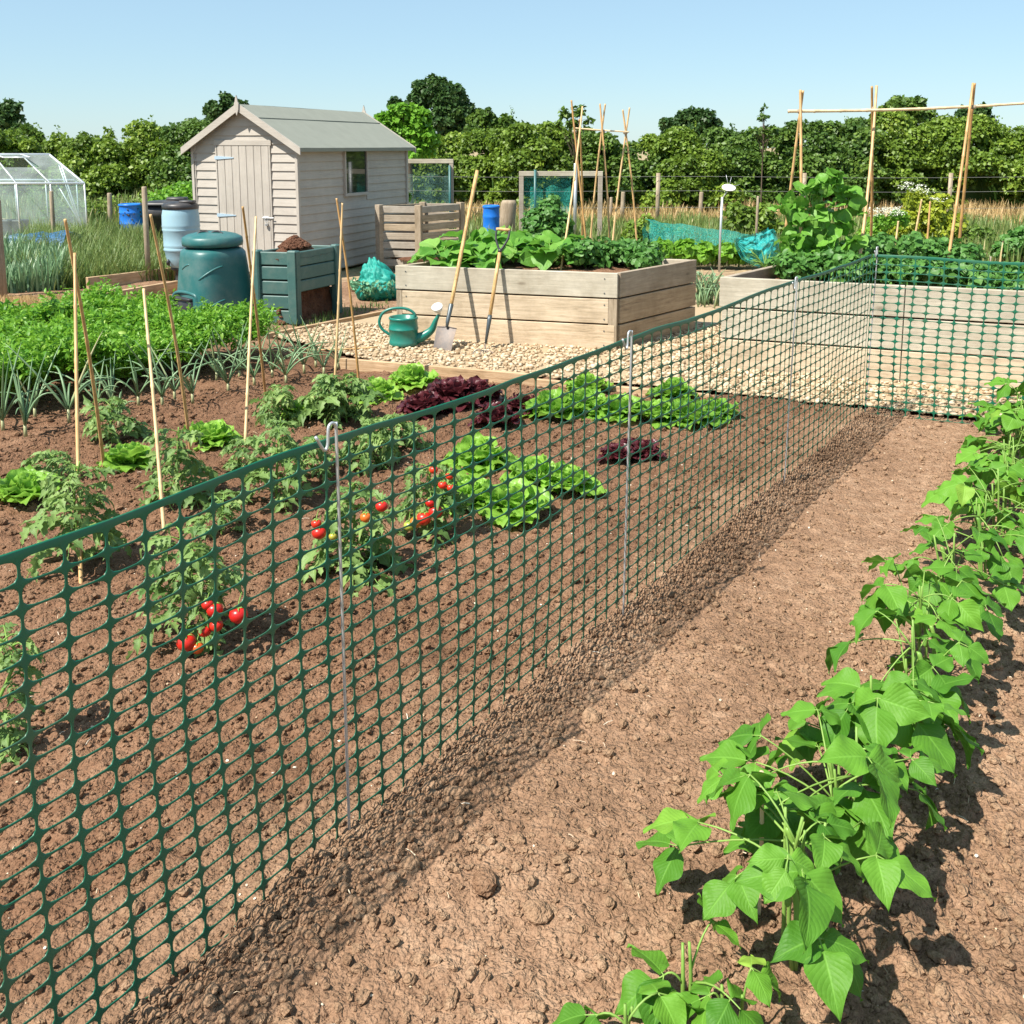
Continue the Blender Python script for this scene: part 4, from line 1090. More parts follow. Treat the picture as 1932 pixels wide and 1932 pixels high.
# spade leaning on the raised bed
def basis3(d, nh):
    d = d / np.linalg.norm(d); x = np.cross(d, nh); x /= np.linalg.norm(x); return x, d, np.cross(x, d)
NF = np.array([(FR - FL)[1], -(FR - FL)[0], 0]); NF /= np.linalg.norm(NF); NF = NF if NF[1] < 0 else -NF
pt = G(866, 507, HB); pt = pt + NF * .022
pf = G(834, 664, .0)
ax = (pt - pf) / np.linalg.norm(pt - pf)
def at_v(v, pf=pf, ax=ax):
    lo, hi = 0, 3
    for _ in range(40):
        s_ = (lo + hi) / 2; p = pf + ax * s_; vv = HC - FPX * ((p[1] * SP + (p[2] - CAM_H) * CP) / (p[1] * CP - (p[2] - CAM_H) * SP))
        if vv > v: lo = s_
        else: hi = s_
    return pf + ax * s_, s_
t = thing('spade', 'long-handled spade leaning against the raised bed, its blade in the gravel', 'spade', pf)
e, _ = at_v(322); s1, _ = at_v(575); s2, L2 = at_v(618)
m = MB(); tube(m, np.array([s1 - ax * .02 + (e - s1 + ax * .02) * f + np.array([0, 0, 0]) for f in np.linspace(0, 1, 9)]), [.016, .0165, .017, .017, .0165, .0165, .017, .018, .0165], 12, .5)
obj('handle', m, M['ash'], t)
m = MB(); tube(m, [s2, s2 + ax * .06 + NF * .01, s1, s1 + ax * .005], [.011, .017, .021, .0195], 12)
obj('socket', m, M['darksteel'], t)
x3, d3, n3 = basis3(-ax, NF)
m = MB(); w0, Lb = .088, L2 + .01; n1, n2 = 11, 9; P = []
for i in range(n1):
    f = i / (n1 - 1)
    for j in range(n2):
        g = j / (n2 - 1) * 2 - 1
        w = w0 * (1 - .10 * f - (.12 * max(0, f - .85) / .15))
        P.append(s2 + (-ax) * (f * Lb - .012 * (1 - g * g) * (f < .02) + .02 * (1 - g * g) * (f > .9)) + x3 * w * g + n3 * (-.014 * (1 - g * g)) + NF * .012 * math.sin(f * 3))
Q = [[i * n2 + j, i * n2 + j + 1, (i + 1) * n2 + j + 1, (i + 1) * n2 + j] for i in range(n1 - 1) for j in range(n2 - 1)]
P = np.array(P); m.add(P, Q); m.add(P - NF * .003, [q[::-1] for q in Q])
tube(m, [P[0], P[n2 // 2], P[n2 - 1]], .005, 6)
obj('blade', m, M['steel'], t)
# hand cultivator with a D grip
pt2 = G(939, 509, HB) + NF * .02; pf2 = G(914, 663, .0); ax2 = (pt2 - pf2) / np.linalg.norm(pt2 - pf2)
t = thing('garden_cultivator', 'pronged garden cultivator with a dark D-shaped grip, leaning right of the spade', 'cultivator', pf2)
g0, _ = at_v(472, pf2, ax2); g1, _ = at_v(433, pf2, ax2); c1, _ = at_v(597, pf2, ax2); c2, _ = at_v(648, pf2, ax2)
x4, d4, n4 = basis3(ax2, NF)
if x4[0] < 0: x4 = -x4
m = MB(); tube(m, [c1 - ax2 * .02, (c1 + g0) / 2, g0], [.015, .0165, .0155], 12); obj('handle', m, M['ash'], t)
m = MB(); tube(m, [g0 - ax2 * .02, g0 + ax2 * .01], .018, 10)
for sg in (-1, 1): tube(m, crv([g0 + x4 * .004 * sg, g0 + ax2 * .04 + x4 * .028 * sg, g0 + (g1 - g0) * .6 + x4 * .056 * sg, g1 + x4 * .058 * sg], 5), .0095, 8)
obj('grip_frame', m, M['black'], t)
m = MB(); tube(m, [g1 - x4 * .062, g1 - x4 * .03, g1 + x4 * .03, g1 + x4 * .062], [.012, .015, .015, .012], 10); obj('grip', m, M['ash'], t)
m = MB(); tube(m, [c2, c1 - ax2 * .03, c1 + ax2 * .01], [.010, .019, .0195], 12); obj('socket', m, M['darksteel'], t)
m = MB(); tube(m, [c2 + ax2 * .01, c2 - ax2 * .06, G(914, 662, .02)], .006, 6)
for dx in (-.09, -.03, .03, .09):
    f = G(914, 662, .03); tube(m, crv([f, f + x4 * dx * .6 + [0, -.02, .006], f + x4 * dx + [0, -.07, -.005], f + x4 * dx + [0, -.09, -.03]], 4), .0045, 6)
obj('tines', m, M['steel'], t)

# net sack and stone
nb_ = G(706, 566); K = 1 / PXM(nb_)
t = thing('net_sack', 'crumpled teal net sack bulging beside the raised bed', 'net sack', nb_)
b = bmesh.new(); bmesh.ops.create_icosphere(b, subdivisions=5, radius=1); V = np.array([v.co[:] for v in b.verts]); T = np.array([[v.index for v in f.verts] for f in b.faces]); b.free()
hz = ZAT(nb_[0], nb_[1], 489)
dd = (vn(V[:, 0] * 3 + 5, V[:, 2] * 3 + V[:, 1] * 2, 3) - .5) * .45 + (vn(V[:, 0] * 9, V[:, 2] * 9 + V[:, 1] * 7, 4) - .5) * .30 + (vn(V[:, 0] * 20, V[:, 2] * 20 + V[:, 1] * 15, 5) - .5) * .13
W = V * (1 + dd)[:, None]; lowm = W[:, 2] < .05
zz = np.clip(W[:, 2] * .5 + .5, 0, 1.1)
wid = np.where(zz < .4, 1.0, 1.0 - (zz - .4) * 1.05)
P = np.stack([nb_[0] + W[:, 0] * 44 * K * wid + .04 - (zz > .5) * (zz - .5) * .10, nb_[1] + W[:, 1] * .2 * wid, zz * hz], -1)
m = MB(); m.add(P, None, T, .5); M['sackt'] = simple('teal_net_sack', (.008, .27, .22), .6, .35, 30, bumps=.6); obj('sack_top', m, M['sackt'], t)
m = MB(); rr = np.random.RandomState(2)
dq = rnd_dir(rr, 900); dq = dq[(dq[:, 2] < .0)]
pp = np.stack([nb_[0] + .04 + dq[:, 0] * 47 * K, nb_[1] + dq[:, 1] * .23, (dq[:, 2] * .45 + .5) * hz], -1)
place(m, SMALL[0], pp, rnd_dir(rr, len(pp)) + dq * .5, dq + rnd_dir(rr, len(pp)) * .4, .05, rr.rand(len(pp)))
M['sackl'] = foliage('netted_pale_leaves', (.10, .30, .16), (.28, .52, .32), trans=.2); obj('sack_contents', m, M['sackl'], t)
rk = G(675, 550, 0); m = MB(); scatter(m, [ico(3, rs, .18)], np.array([[rk[0], rk[1], .07]]), np.array([.10]), rs, .8, var=np.array([.55])); obj('stone', m, M['gravel'], tag=('pale rounded stone beside the teal net sack', 'stone'))

# ============================================================ GREENHOUSE
gb = G(166, 452); zE = ZAT(gb[0], gb[1], 346)
gy = gb[1]; t = thing('greenhouse', 'aluminium framed glass greenhouse with an open roof vent at the left edge', 'greenhouse', gb)
GL = 4.2; GA = math.radians(181)       # long wall runs left, gable runs away
gx = np.array([math.cos(GA), math.sin(GA)]); gd = np.array([-.45, .89]); gd /= np.linalg.norm(gd)
DEPG = 2.1; rid = gb[:2] + gd * DEPG / 2
zR = ZAT(rid[0], rid[1], 292)
P3 = lambda s_, d_, z: np.array([*(gb[:2] + gx * s_ + gd * d_), z])
# slope the roof so its ridge ends where the photograph has it
rs_end = .0
fr = MB()
for d_ in (0, DEPG):
    tube(fr, [P3(0, d_, zE), P3(GL, d_, zE)], .022, 4); tube(fr, [P3(0, d_, .03), P3(GL, d_, .03)], .025, 4)
    for s_ in np.arange(0, GL + .1, .62): tube(fr, [P3(s_, d_, 0), P3(s_, d_, zE)], .014, 4)
RID = 0.55
tube(fr, [P3(RID, DEPG / 2, zR), P3(GL, DEPG / 2, zR)], .03, 4)
for k, s_ in enumerate(np.arange(0, GL + .1, .62)):
    sr = RID + (GL - RID) * s_ / GL
    for d_ in (0, DEPG): tube(fr, [P3(s_, d_, zE), P3(sr, DEPG / 2, zR)], .014 if k else .022, 4)
for f in (.33, .66): tube(fr, [P3(0, DEPG * f, 0), P3(RID * (1 - abs(f - .5) * 2), DEPG * f, zE + (zR - zE) * (1 - abs(f - .5) * 2))], .014, 4)
tube(fr, [P3(.02, .05, .1), P3(.5, .03, zE)], .010, 4)
obj('frame', fr, M['alu'], t)
gm = MB()
for k, s_ in enumerate(np.arange(0, GL - .1, .62)):
    a, b = s_ + .015, s_ + .605; ra = RID + (GL - RID) * a / GL; rb = RID + (GL - RID) * b / GL
    gm.add([P3(a, 0, .05), P3(b, 0, .05), P3(b, 0, zE - .02), P3(a, 0, zE - .02)], [[0, 1, 2, 3]])
    gm.add([P3(a, DEPG, .05), P3(b, DEPG, .05), P3(b, DEPG, zE - .02), P3(a, DEPG, zE - .02)], [[0, 1, 2, 3]])
    for d_ in (0, DEPG):
        if k == 1 and d_ == 0:
            q = .55; p0, p1 = P3(a, 0, zE), P3(b, 0, zE); t0, t1 = P3(ra, DEPG / 2, zR), P3(rb, DEPG / 2, zR)
            gm.add([p0, p1, p1 + (t1 - p1) * q, p0 + (t0 - p0) * q], [[0, 1, 2, 3]]); continue
        gm.add([P3(a, d_, zE), P3(b, d_, zE), P3(rb, DEPG / 2, zR), P3(ra, DEPG / 2, zR)], [[0, 1, 2, 3]])
gm.add([P3(.01, 0, .05), P3(.01, DEPG, .05), P3(.01, DEPG, zE), P3(RID, DEPG / 2, zR), P3(.01, 0, zE)], None, [[0, 1, 2], [0, 2, 4], [4, 2, 3]])
obj('glass_panes', gm, M['glass'], t, smooth=False)
a, b = .62 + .02, 1.22; ra = RID + (GL - RID) * a / GL; rb = RID + (GL - RID) * b / GL
t0, t1 = P3(ra, DEPG / 2, zR + .01), P3(rb, DEPG / 2, zR + .01); dn_ = P3(a, 0, zE) - P3(ra, DEPG / 2, zR); dn_ = dn_ / np.linalg.norm(dn_) * .62 + np.array([0, -.06, .17])
m = MB(); q = [t0, t1, t1 + dn_, t0 + dn_]; 
for i in range(4): tube(m, [q[i], q[(i + 1) % 4]], .013, 4)
v_ = obj('roof_vent', m, M['alu'], t)
m = MB(); m.add(q, [[0, 1, 2, 3]]); obj('vent_glass', m, M['glass'], v_, smooth=False)
m = MB()
for k in range(5): box(m, *(sorted([P3(1.2 + k * .25, .9, 0)[0], P3(1.4 + k * .25, .9, 0)[0]])), P3(0, .9, 0)[1], P3(0, 1.3, 0)[1], .0, .30, .02)
# staging inside
obj('staging', m, M['black'], t, smooth=False)

# ============================================================ POSTS, FRAMES, NETS, POLES
def post(u, vt, vb, w, label, mat='post', group=None, vbase=None, name='wooden_post', cat='post'):
    b = G(u, vbase or vb); K = 1 / PXM(b); h = ZAT(b[0], b[1], vt); r = w / 2 * K
    m = MB(); tube(m, [b - [0, 0, .05], b + [0, 0, h * .5], b + [r * .2, 0, h - r * .4], b + [r * .2, 0, h]], [r * 1.04, r, r * .97, r * .8], 12)
    return obj(name, m, M[mat], tag=(label, cat, group))
gp = 'round timber posts of the old fences'
post(6, 376, 560, 16, 'thick dark timber post cut by the left edge of the photo', 'post', gp)
post(104, 360, 448, 8, 'thin tan timber post in front of the greenhouse gable', 'post', gp, 476)
post(210, 364, 437, 9, 'grey weathered timber post between the greenhouse and the blue barrel', 'post', gp)
post(281, 352, 516, 10, 'tall leaning tan timber post left of the pale blue water butt', 'post', gp, 530)
post(957, 378, 452, 31, 'very thick grey timber post beside the blue barrel behind the raised bed', 'post', gp)
post(1174, 362, 425, 8, 'thin timber fence post seen between the cane wigwams', 'post', gp)
post(1152, 372, 420, 6, 'faint timber fence post just left of the other one behind the middle canes', 'post', gp)
post(1321, 362, 420, 8, 'timber fence post in the dry grass right of the middle cane wigwams', 'post', gp)
post(1426, 370, 470, 5, 'slim pale stake left of the tall broad-leaved plant', 'post', gp)
post(1853, 398, 415, 5, 'short fence post in the dry grass at the far right', 'post', gp)
# wire fence across the back
t = thing('wire_fence', 'thin sagging wires of the stock fence along the dry grass before the hedge', 'fence', (3, 21.5, 0))
for z in (.45, .8, 1.1):
    m = MB(); tube(m, crv([[-4, 21.6, z], [0, 21.5, z - .04], [4, 21.4, z - .02], [8, 21.4, z - .05], [13, 21.2, z]], 6), .0035, 4); obj('wire', m, M['wire'], t)
for x in (-3.5, .2, 3.1, 6.2, 9.3, 12.2):
    m = MB(); tube(m, [[x, 21.5, -.05], [x, 21.5, 1.15]], .045, 8); obj('stake', m, M['post'], t)

def frame_net(name, label, pts, base_v, bar, net, netmat, poles=()):
    u0, u1, vt = pts; z = base_v
    A = G(u0, base_v); B = G(u1, base_v); K = 1 / PXM(A); h = ZAT(A[0], A[1], vt)
    t = thing(name, label, 'crop cage', A)
    w = bar * K
    m = MB(); box(m, A[0] - .0, B[0] + w / 2, A[1] - .03, A[1] + .03, h - w, h, .004, .9); obj('top_rail', m, M['weath'], t, smooth=False)
    for X in (A[0] + w / 2, B[0]):
        m = MB(); box(m, X - w / 2 + .002, X + w / 2 - .002, A[1] - .028, A[1] + .028, 0, h - w, .004, .8); obj('upright', m, M['weathy'], t, smooth=False)
    if net:
        n = 26; s, q = np.meshgrid(np.linspace(0, 1, n), np.linspace(0, 1, n))
        X = A[0] + .03 + (B[0] - A[0]) * net * s; Y = A[1] + .06 + .06 * np.sin(s * 17) * (1 - q) + .05 * (fbm(s * 5, q * 4, 3, 2) - .5); Z = .02 + (h - .03) * q - .05 * np.sin(s * 9) ** 2 * q
        i = np.arange(n - 1)[:, None] * n; j = np.arange(n - 1)[None]
        m = MB(); m.add(np.stack([X, Y, Z], -1).reshape(-1, 3), np.stack([i + j, i + j + 1, i + n + j + 1, i + n + j], -1).reshape(-1, 4)); obj('netting', m, M[netmat], t)
    for (u, vt_, r) in poles:
        p = G(u, base_v); m = MB(); hh = ZAT(p[0], p[1], vt_); tube(m, [p - [0, .05, .03], p + [0, -.05, hh]], r, 8, .5); obj('pole', m, M['galv'] if u > 1070 else M['bin'], t)
frame_net('crop_cage', 'timber frame hung with grey-green netting just right of the shed', (745, 853, 300), 462, 8, .98, 'greynet', ((850, 312, .02),))
frame_net('crop_cage', 'pale timber frame with blue-green netting and poles behind the raised bed', (979, 1131, 323), 462, 9, .62, 'tealnet', ((1009, 320, .022), (1084, 308, .03)))

# white saucer on a grey pole (a bird scarer)
b = G(1357, 506); K = 1 / PXM(b); h = ZAT(b[0], b[1], 372)
t = thing('bird_scarer', 'grey metal pole topped by a white dish behind the right raised bed', 'bird scarer', b)
m = MB(); tube(m, [b - [0, 0, .05], b + [0, 0, h * .5], b + [.01, 0, h]], 2.2 * K, 10); obj('pole', m, M['galv'], t)
c = PY(1375, 355, b[1]); r = 13 * K
m = MB(); lathe(m, [(0, -.012), (r * .7, -.008), (r, .006), (r * .98, .014), (r * .6, .004), (0, .0)], 28); V = m.v[0]; a_ = math.radians(26)
m.v[0] = np.stack([V[:, 0] + c[0], V[:, 1] * math.cos(a_) - V[:, 2] * math.sin(a_) + c[1], V[:, 2] * math.cos(a_) + V[:, 1] * math.sin(a_) + c[2]], -1); obj('dish', m, M['white'], t)
m = MB(); tube(m, [b + [.01, 0, h - .02], c - [0, 0, .01]], .008, 6)
for (u, v) in ((1370, 330), (1380, 334), (1396, 348)): tube(m, [c, PY(u, v, b[1])], .003, 4)
obj('wires', m, M['galv'], t)

# teal net tunnel and the bunched net at its end
def drape(u0, u1, vt0, vt1, vb, mat, name, label, cat, dep=.9, seed=1, amp=.05, nx=60, ny=30, tops=None):
    A, B = G(u0, vb), G(u1, vb); h0, h1 = ZAT(A[0], A[1], vt0), ZAT(B[0], B[1], vt1)
    s, q = np.meshgrid(np.linspace(0, 1, nx), np.linspace(0, 1, ny)); an = q * math.pi
    h = h0 + (h1 - h0) * s + .012 * np.cos(s * 6.28 * 2.5)
    X = A[0] + (B[0] - A[0]) * s + .02 * np.sin(q * 20 + seed); Yc = A[1] + dep / 2 + (B[1] - A[1]) * s
    Y = Yc - np.cos(an) * dep / 2; Z = h * np.sin(an) ** .55
    w = (fbm(s * 14 + seed, q * 5, 4, seed) - .47) * amp
    X = X + w * .6; Y = Y + w * 2; Z = np.maximum(Z + w, .003)
    i = np.arange(ny - 1)[:, None] * nx; j = np.arange(nx - 1)[None]
    m = MB(); m.add(np.stack([X, Y, Z], -1).reshape(-1, 3), np.stack([i + j, i + j + 1, i + nx + j + 1, i + nx + j], -1).reshape(-1, 4))
    return obj(name, m, M[mat], tag=(label, cat))
drape(1226, 1425, 418, 446, 498, 'tealnet', 'crop_netting', 'long low teal netting tunnel draped over green crops behind the raised beds', 'netting')
# bunched end: a crumpled upright wedge
A = G(1430, 506); K = 1 / PXM(A)
nx, ny = 46, 46; s, q = np.meshgrid(np.linspace(0, 1, nx), np.linspace(0, 1, ny))
uu = 1392 + 78 * s; top = np.interp(s, [0, .25, .6, .8, .9, 1], [452, 447, 440, 431, 442, 470]); bot = np.interp(s, [0, .15, .5, 1], [466, 492, 505, 490])
vv = bot + (top - bot) * q
X = A[0] + (uu - 1430) * K; Z = np.maximum(.0, ((506 - vv) * K)); Yb = A[1] + .22 * (fbm(s * 7, q * 7, 4, 12) - .5) - .18 * np.sin(s * math.pi) * np.sin(q * math.pi)
m = MB()
i = np.arange(ny - 1)[:, None] * nx; j = np.arange(nx - 1)[None]; Q = np.stack([i + j, i + j + 1, i + nx + j + 1, i + nx + j], -1).reshape(-1, 4)
m.add(np.stack([X, Yb, Z], -1).reshape(-1, 3), Q); m.add(np.stack([X, A[1] + .2 - (Yb - A[1]), Z], -1).reshape(-1, 3), Q)
obj('bunched_netting', m, M['tealdense'], tag=('bright teal netting bunched up at the right end of the netting tunnel', 'netting'))
drape(8, 118, 446, 440, 492, 'bluenet', 'crop_netting', 'dark blue netting draped low over crops in front of the greenhouse', 'netting', .8, 4)

# ============================================================ CANES
def cane_mesh(p0, p1, r, v0, seed):
    p0, p1 = np.array(p0), np.array(p1); L = np.linalg.norm(p1 - p0); rr_ = np.random.RandomState(seed)
    pts, rad = [], []; nseg = max(3, int(L / .22)); bow = rnd_dir(rr_, 1)[0] * .012 * L
    for k in range(nseg):
        for (f, g) in ((0, 1.25), (.05, 1.0), (.93, 1.0)):
            ff = (k + f) / nseg; pts.append(p0 + (p1 - p0) * ff + bow * math.sin(ff * math.pi)); rad.append(r * g * (1.08 - .25 * ff))
    pts.append(p1); rad.append(r * .85)
    m = MB(); tube(m, pts, rad, 8, (v0, .5, .5)); return m
cs = [0]
def cane(p0, p1, r, label, group='bamboo canes', v0=None, parent=None):
    cs[0] += 1; m = cane_mesh(p0, p1, r, np.random.RandomState(cs[0]).rand() * .7 if v0 is None else v0, cs[0])
    if parent is not None: return obj('cane', m, M['cane'], parent)
    return obj('bamboo_cane', m, M['cane'], tag=(label, 'cane', group))
def pair(c1, c2, l1, l2, r=.0085, grp='bamboo canes standing crossed among the tomato plants'):
    (t1, b1), (t2, b2) = c1, c2; B1, B2 = G(*b1), G(*b2); Y = (B1[1] + B2[1]) / 2
    cane(B1 - [0, 0, .03], PY(*t1, Y), r, l1, grp); cane(B2 - [0, 0, .03], PY(*t2, Y + .02), r, l2, grp)
pair(((123, 414), (197, 883)), ((141, 478), (152, 1100)), 'far cane of the leftmost crossed pair, leaning away to the right', 'nearest upright cane, at the far left and crossing a thinner leaning one')
pair(((284, 405), (360, 850)), ((271, 545), (310, 1005)), 'long leaning cane right of the short one, rising past the water butt', 'short blunt cane whose top ends over the carrot rows')
pair(((458, 390), (502, 748)), ((483, 409), (460, 884)), 'cane of the pair before the compost bin that leans right towards its foot', 'cane of the pair before the compost bin with its foot nearest the camera')
pair(((635, 374), (678, 728)), ((646, 383), (630, 743)), 'cane of the pair before the net sack that slants down to the right', 'cane of the pair before the net sack that slants down to the left')
def wigwam(name, label, legs, Y0, zb, r=.010, cat='cane wigwam', tie=None, grp='cane wigwams'):
    b0 = G(*legs[0][1], zb); t = thing(name, label, cat, b0, group=grp)
    Ym = sum(G(*l[1], zb)[1] for l in legs) / len(legs)
    for k, (tp, bt) in enumerate(legs):
        cane(G(*bt, zb) - [0, 0, .08], PY(*tp, Ym + .015 * k), r, None, parent=t)
    if tie:
        m = MB(); c = PY(*tie, Ym); lathe(m, [(.010, -.02), (.022, -.012), (.024, 0), (.021, .012), (.010, .02)], 10, c); obj('twine', m, M['post'], t)
zb = HB - .06
wigwam('cane_wigwam', 'leftmost cane wigwam in the middle raised bed, one cane longer than the rest', [((1078, 189), (1112, 494)), ((1099, 201), (1056, 507)), ((1093, 225), (1098, 478))], 0, zb, tie=(1084, 248))
wigwam('cane_wigwam', 'middle cane wigwam in the raised bed, joined by a cross cane', [((1132, 196), (1153, 492)), ((1142, 196), (1111, 482))], 0, zb, tie=(1137, 248))
wigwam('cane_wigwam', 'rightmost cane wigwam in the middle raised bed', [((1175, 207), (1204, 482)), ((1188, 203), (1152, 484))], 0, zb, tie=(1180, 250))
Yb = G(1150, 484, zb)[1] - .03
cane(PY(1086, 242, Yb), PY(1187, 249, Yb), .008, 'thin cross cane tied along the tops of the three middle wigwams', 'cross canes', .9)
zb2 = HC2 - .08
R1 = [((1510, 170), (1510, 520)), ((1515, 171), (1474, 500))]
R2 = [((1645, 163), (1643, 478)), ((1654, 162), (1617, 514))]
R3 = [((1839, 157), (1806, 494)), ((1836, 157), (1784, 514))]
for legs, lab, tie in ((R1, 'left pair of tall canes, under the end of the cross pole', (1509, 210)), (R2, 'central pair of tall canes rising behind the fence corner', (1649, 205)), (R3, 'right pair of tall canes in the right raised bed, tallest against the sky', (1837, 202))):
    wigwam('cane_support', lab, legs, 0, zb2, .0135, 'cane support', tie, 'cane supports in the right bed')
Yp = G(1640, 500, zb2)[1] - .02
cane(PY(1487, 210, Yp - .0), PY(1975, 192, Yp), .0135, 'long horizontal cane lashed across the tops of the right cane pairs', 'cross canes', 1.0)
for tp, bt, lab in (((1695, 417), (1681, 498), 'shortest leaning stake among the crops right of the fence corner'), ((1739, 376), (1716, 496), 'leaning stake with a flower head beside its tip, right bed'), ((1755, 380), (1745, 496), 'upright short stake just left of the right cane pair')):
    B = G(*bt, zb2); cane(B - [0, 0, .06], PY(*tp, B[1] + .02), .010, lab, 'short stakes in the right bed')

# ============================================================ BEAN ROW
def unit(v): v = np.asarray(v, float); return v / (np.linalg.norm(v) + 1e-9)
def bean_plant(base, h, spread, nt_, seed, label, pods=3, size=.115, name='bean_plant', lean=(0, 0)):
    r = np.random.RandomState(seed); base = np.array([base[0], base[1], float(soil_h(np.array([base[0]]), np.array([base[1]]))[0])])
    t = thing(name, label, 'bean plant', base, group='bean plants in the row on the right')
    st = MB(); lf = MB(); stems = []
    ns = max(2, nt_ // 4)
    for k in range(ns):
        a = r.rand() * 6.28; rr = .10 * spread / .25 * r.rand()
        top = base + np.array([lean[0] + math.cos(a) * rr, lean[1] + math.sin(a) * rr, h * (.6 + .3 * r.rand())])
        b0 = base + np.array([math.cos(a) * .015, math.sin(a) * .015, -.02])
        p = bez(b0, (b0 + top) / 2 + r.normal(0, .015, 3), top, 7); stems.append(p); tube(st, p, np.linspace(.0058, .003, 7), 7, (.3 + .5 * r.rand(), .5, .5))
    pos, dr, nn, sz, vr = [], [], [], [], []
    for k in range(nt_):
        p = stems[k % ns]; f = .35 + .65 * r.rand() ** .7; o = p[min(6, int(f * 6))]
        a = 2.4 * k + r.rand() * .8; R = spread * (.3 + .75 * r.rand()); hz = h * (.42 + .62 * r.rand()) * (1 - .35 * (R / spread) ** 2)
        end = np.array([base[0] + lean[0] + math.cos(a) * R, base[1] + lean[1] + math.sin(a) * R, base[2] + hz])
        mid = (o + end) / 2 + [0, 0, .03]
        tube(st, bez(o, mid, end, 6), np.linspace(.0028, .0018, 6), 5, (.5 + .4 * r.rand(), .5, .5))
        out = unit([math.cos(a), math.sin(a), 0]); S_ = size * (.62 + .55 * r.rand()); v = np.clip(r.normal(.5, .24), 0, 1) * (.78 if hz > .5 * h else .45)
        tilt = r.uniform(-.75, .05)
        tip = unit(out + [0, 0, tilt]); up = unit(np.array([0, 0, 1.0]) + out * (-tilt) * .6 + r.normal(0, .22, 3))
        side = unit(np.cross(tip, up))
        for (dd, gap, s1) in ((tip, .018, 1.0), (unit(tip * .28 + side), .004, .9), (unit(tip * .28 - side), .004, .9)):
            st_p = end + tip * (gap if gap > .01 else 0)
            dd = unit(dd + r.normal(0, .16, 3) + [0, 0, -.12]); u2 = unit(up + r.normal(0, .2, 3))
            tube(st, [end, st_p + dd * .008], [.0017, .0013], 4, (.7, .5, .5), cap=False)
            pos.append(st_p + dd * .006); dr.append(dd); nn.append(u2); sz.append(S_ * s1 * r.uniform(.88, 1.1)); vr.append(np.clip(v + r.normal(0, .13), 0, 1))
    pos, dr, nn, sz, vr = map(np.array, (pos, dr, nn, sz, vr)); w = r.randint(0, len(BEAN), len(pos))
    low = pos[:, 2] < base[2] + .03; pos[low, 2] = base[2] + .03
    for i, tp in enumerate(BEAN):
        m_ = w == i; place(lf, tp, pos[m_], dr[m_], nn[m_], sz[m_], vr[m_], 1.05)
    obj('stems', st, M['stem'], t); obj('foliage', lf, M['bean'], t)
    for k in range(pods):
        p = stems[r.randint(ns)]; o = p[r.randint(3, 6)] + r.normal(0, .02, 3) * [1, 1, 0]; L = r.uniform(.08, .13)
        m = MB(); tube(m, crv([o, o + [.008, -.006, -L * .1], o + [.016, -.012, -L * .5], o + [.012, -.02, -L * .9], o + [.010, -.02, -L]], 4), [.0015, .003, .0055] + [.0068] * 8 + [.0062, .006, .0055, .004, .002, .001], 8, (r.rand(), .5, .5))
        obj('bean_pod', m, M['pod'], t)
    return t
ords = ['nearest big bean plant, its stems bare at the foot, bottom right', 'second big bean plant from the camera, close behind the nearest', 'third big bean plant from the camera in the row on the right', 'fourth big bean plant from the camera, at the widest part of the row',
        'fifth big bean plant from the camera, level with the second steel pin shadow', 'sixth big bean plant from the camera, with a gap on its path side', 'seventh big bean plant from the camera in the right-hand row', 'eighth big bean plant from the camera in the right-hand row',
        'ninth big bean plant from the camera, spreading out to the right edge', 'tenth big bean plant from the camera, near the right edge', 'eleventh big bean plant from the camera, near the right edge', 'twelfth big bean plant from the camera, beside the end of the mesh panel', 'farthest bean plant, under the far mesh panel at the right edge']
nbp = 13
BSEG = [(1490, 1835), (1578, 1655), (1655, 1510), (1712, 1400), (1735, 1290), (1800, 1190), (1855, 1105), (1880, 1040), (1898, 985), (1910, 935), (1918, 892), (1925, 862), (1932, 836)]
for k, (u, v) in enumerate(BSEG):
    p = G(u, v)
    bean_plant(p, .40 if k else .43, .235 if k < 2 else .20, 16 if k < 2 else 13, 40 + k * 7, ords[k], 4 if k == 0 else 2, .118 if k < 3 else .108, lean=(-.02, 0))
p = G(1290, 1925); bean_plant(p, .20, .13, 3, 907, 'small young bean plant cut off by the bottom edge of the photo', 0, .105)
p = G(1180, 1990); bean_plant(p, .13, .08, 2, 912, 'tiny bean seedling at the bottom edge, left of the young bean plant', 0, .09)
p = G(1370, 1985); bean_plant(p, .19, .08, 2, 915, 'small bean seedling between the young plant and the nearest big bean plant', 0, .09)
for (tp, bt, lab) in (((1437, 1455), (1430, 1730), 'short cane poking out of the nearest bean plants'), ((1608, 1300), (1612, 1440), 'short cane half hidden in the middle of the bean row'), ((1723, 1255), (1722, 1370), 'thin pale cane among the beans above the row gap')):
    B = G(*bt); cane(B - [0, 0, .02], PY(*tp, B[1]), .0055, lab, 'short canes in the bean row', .9)

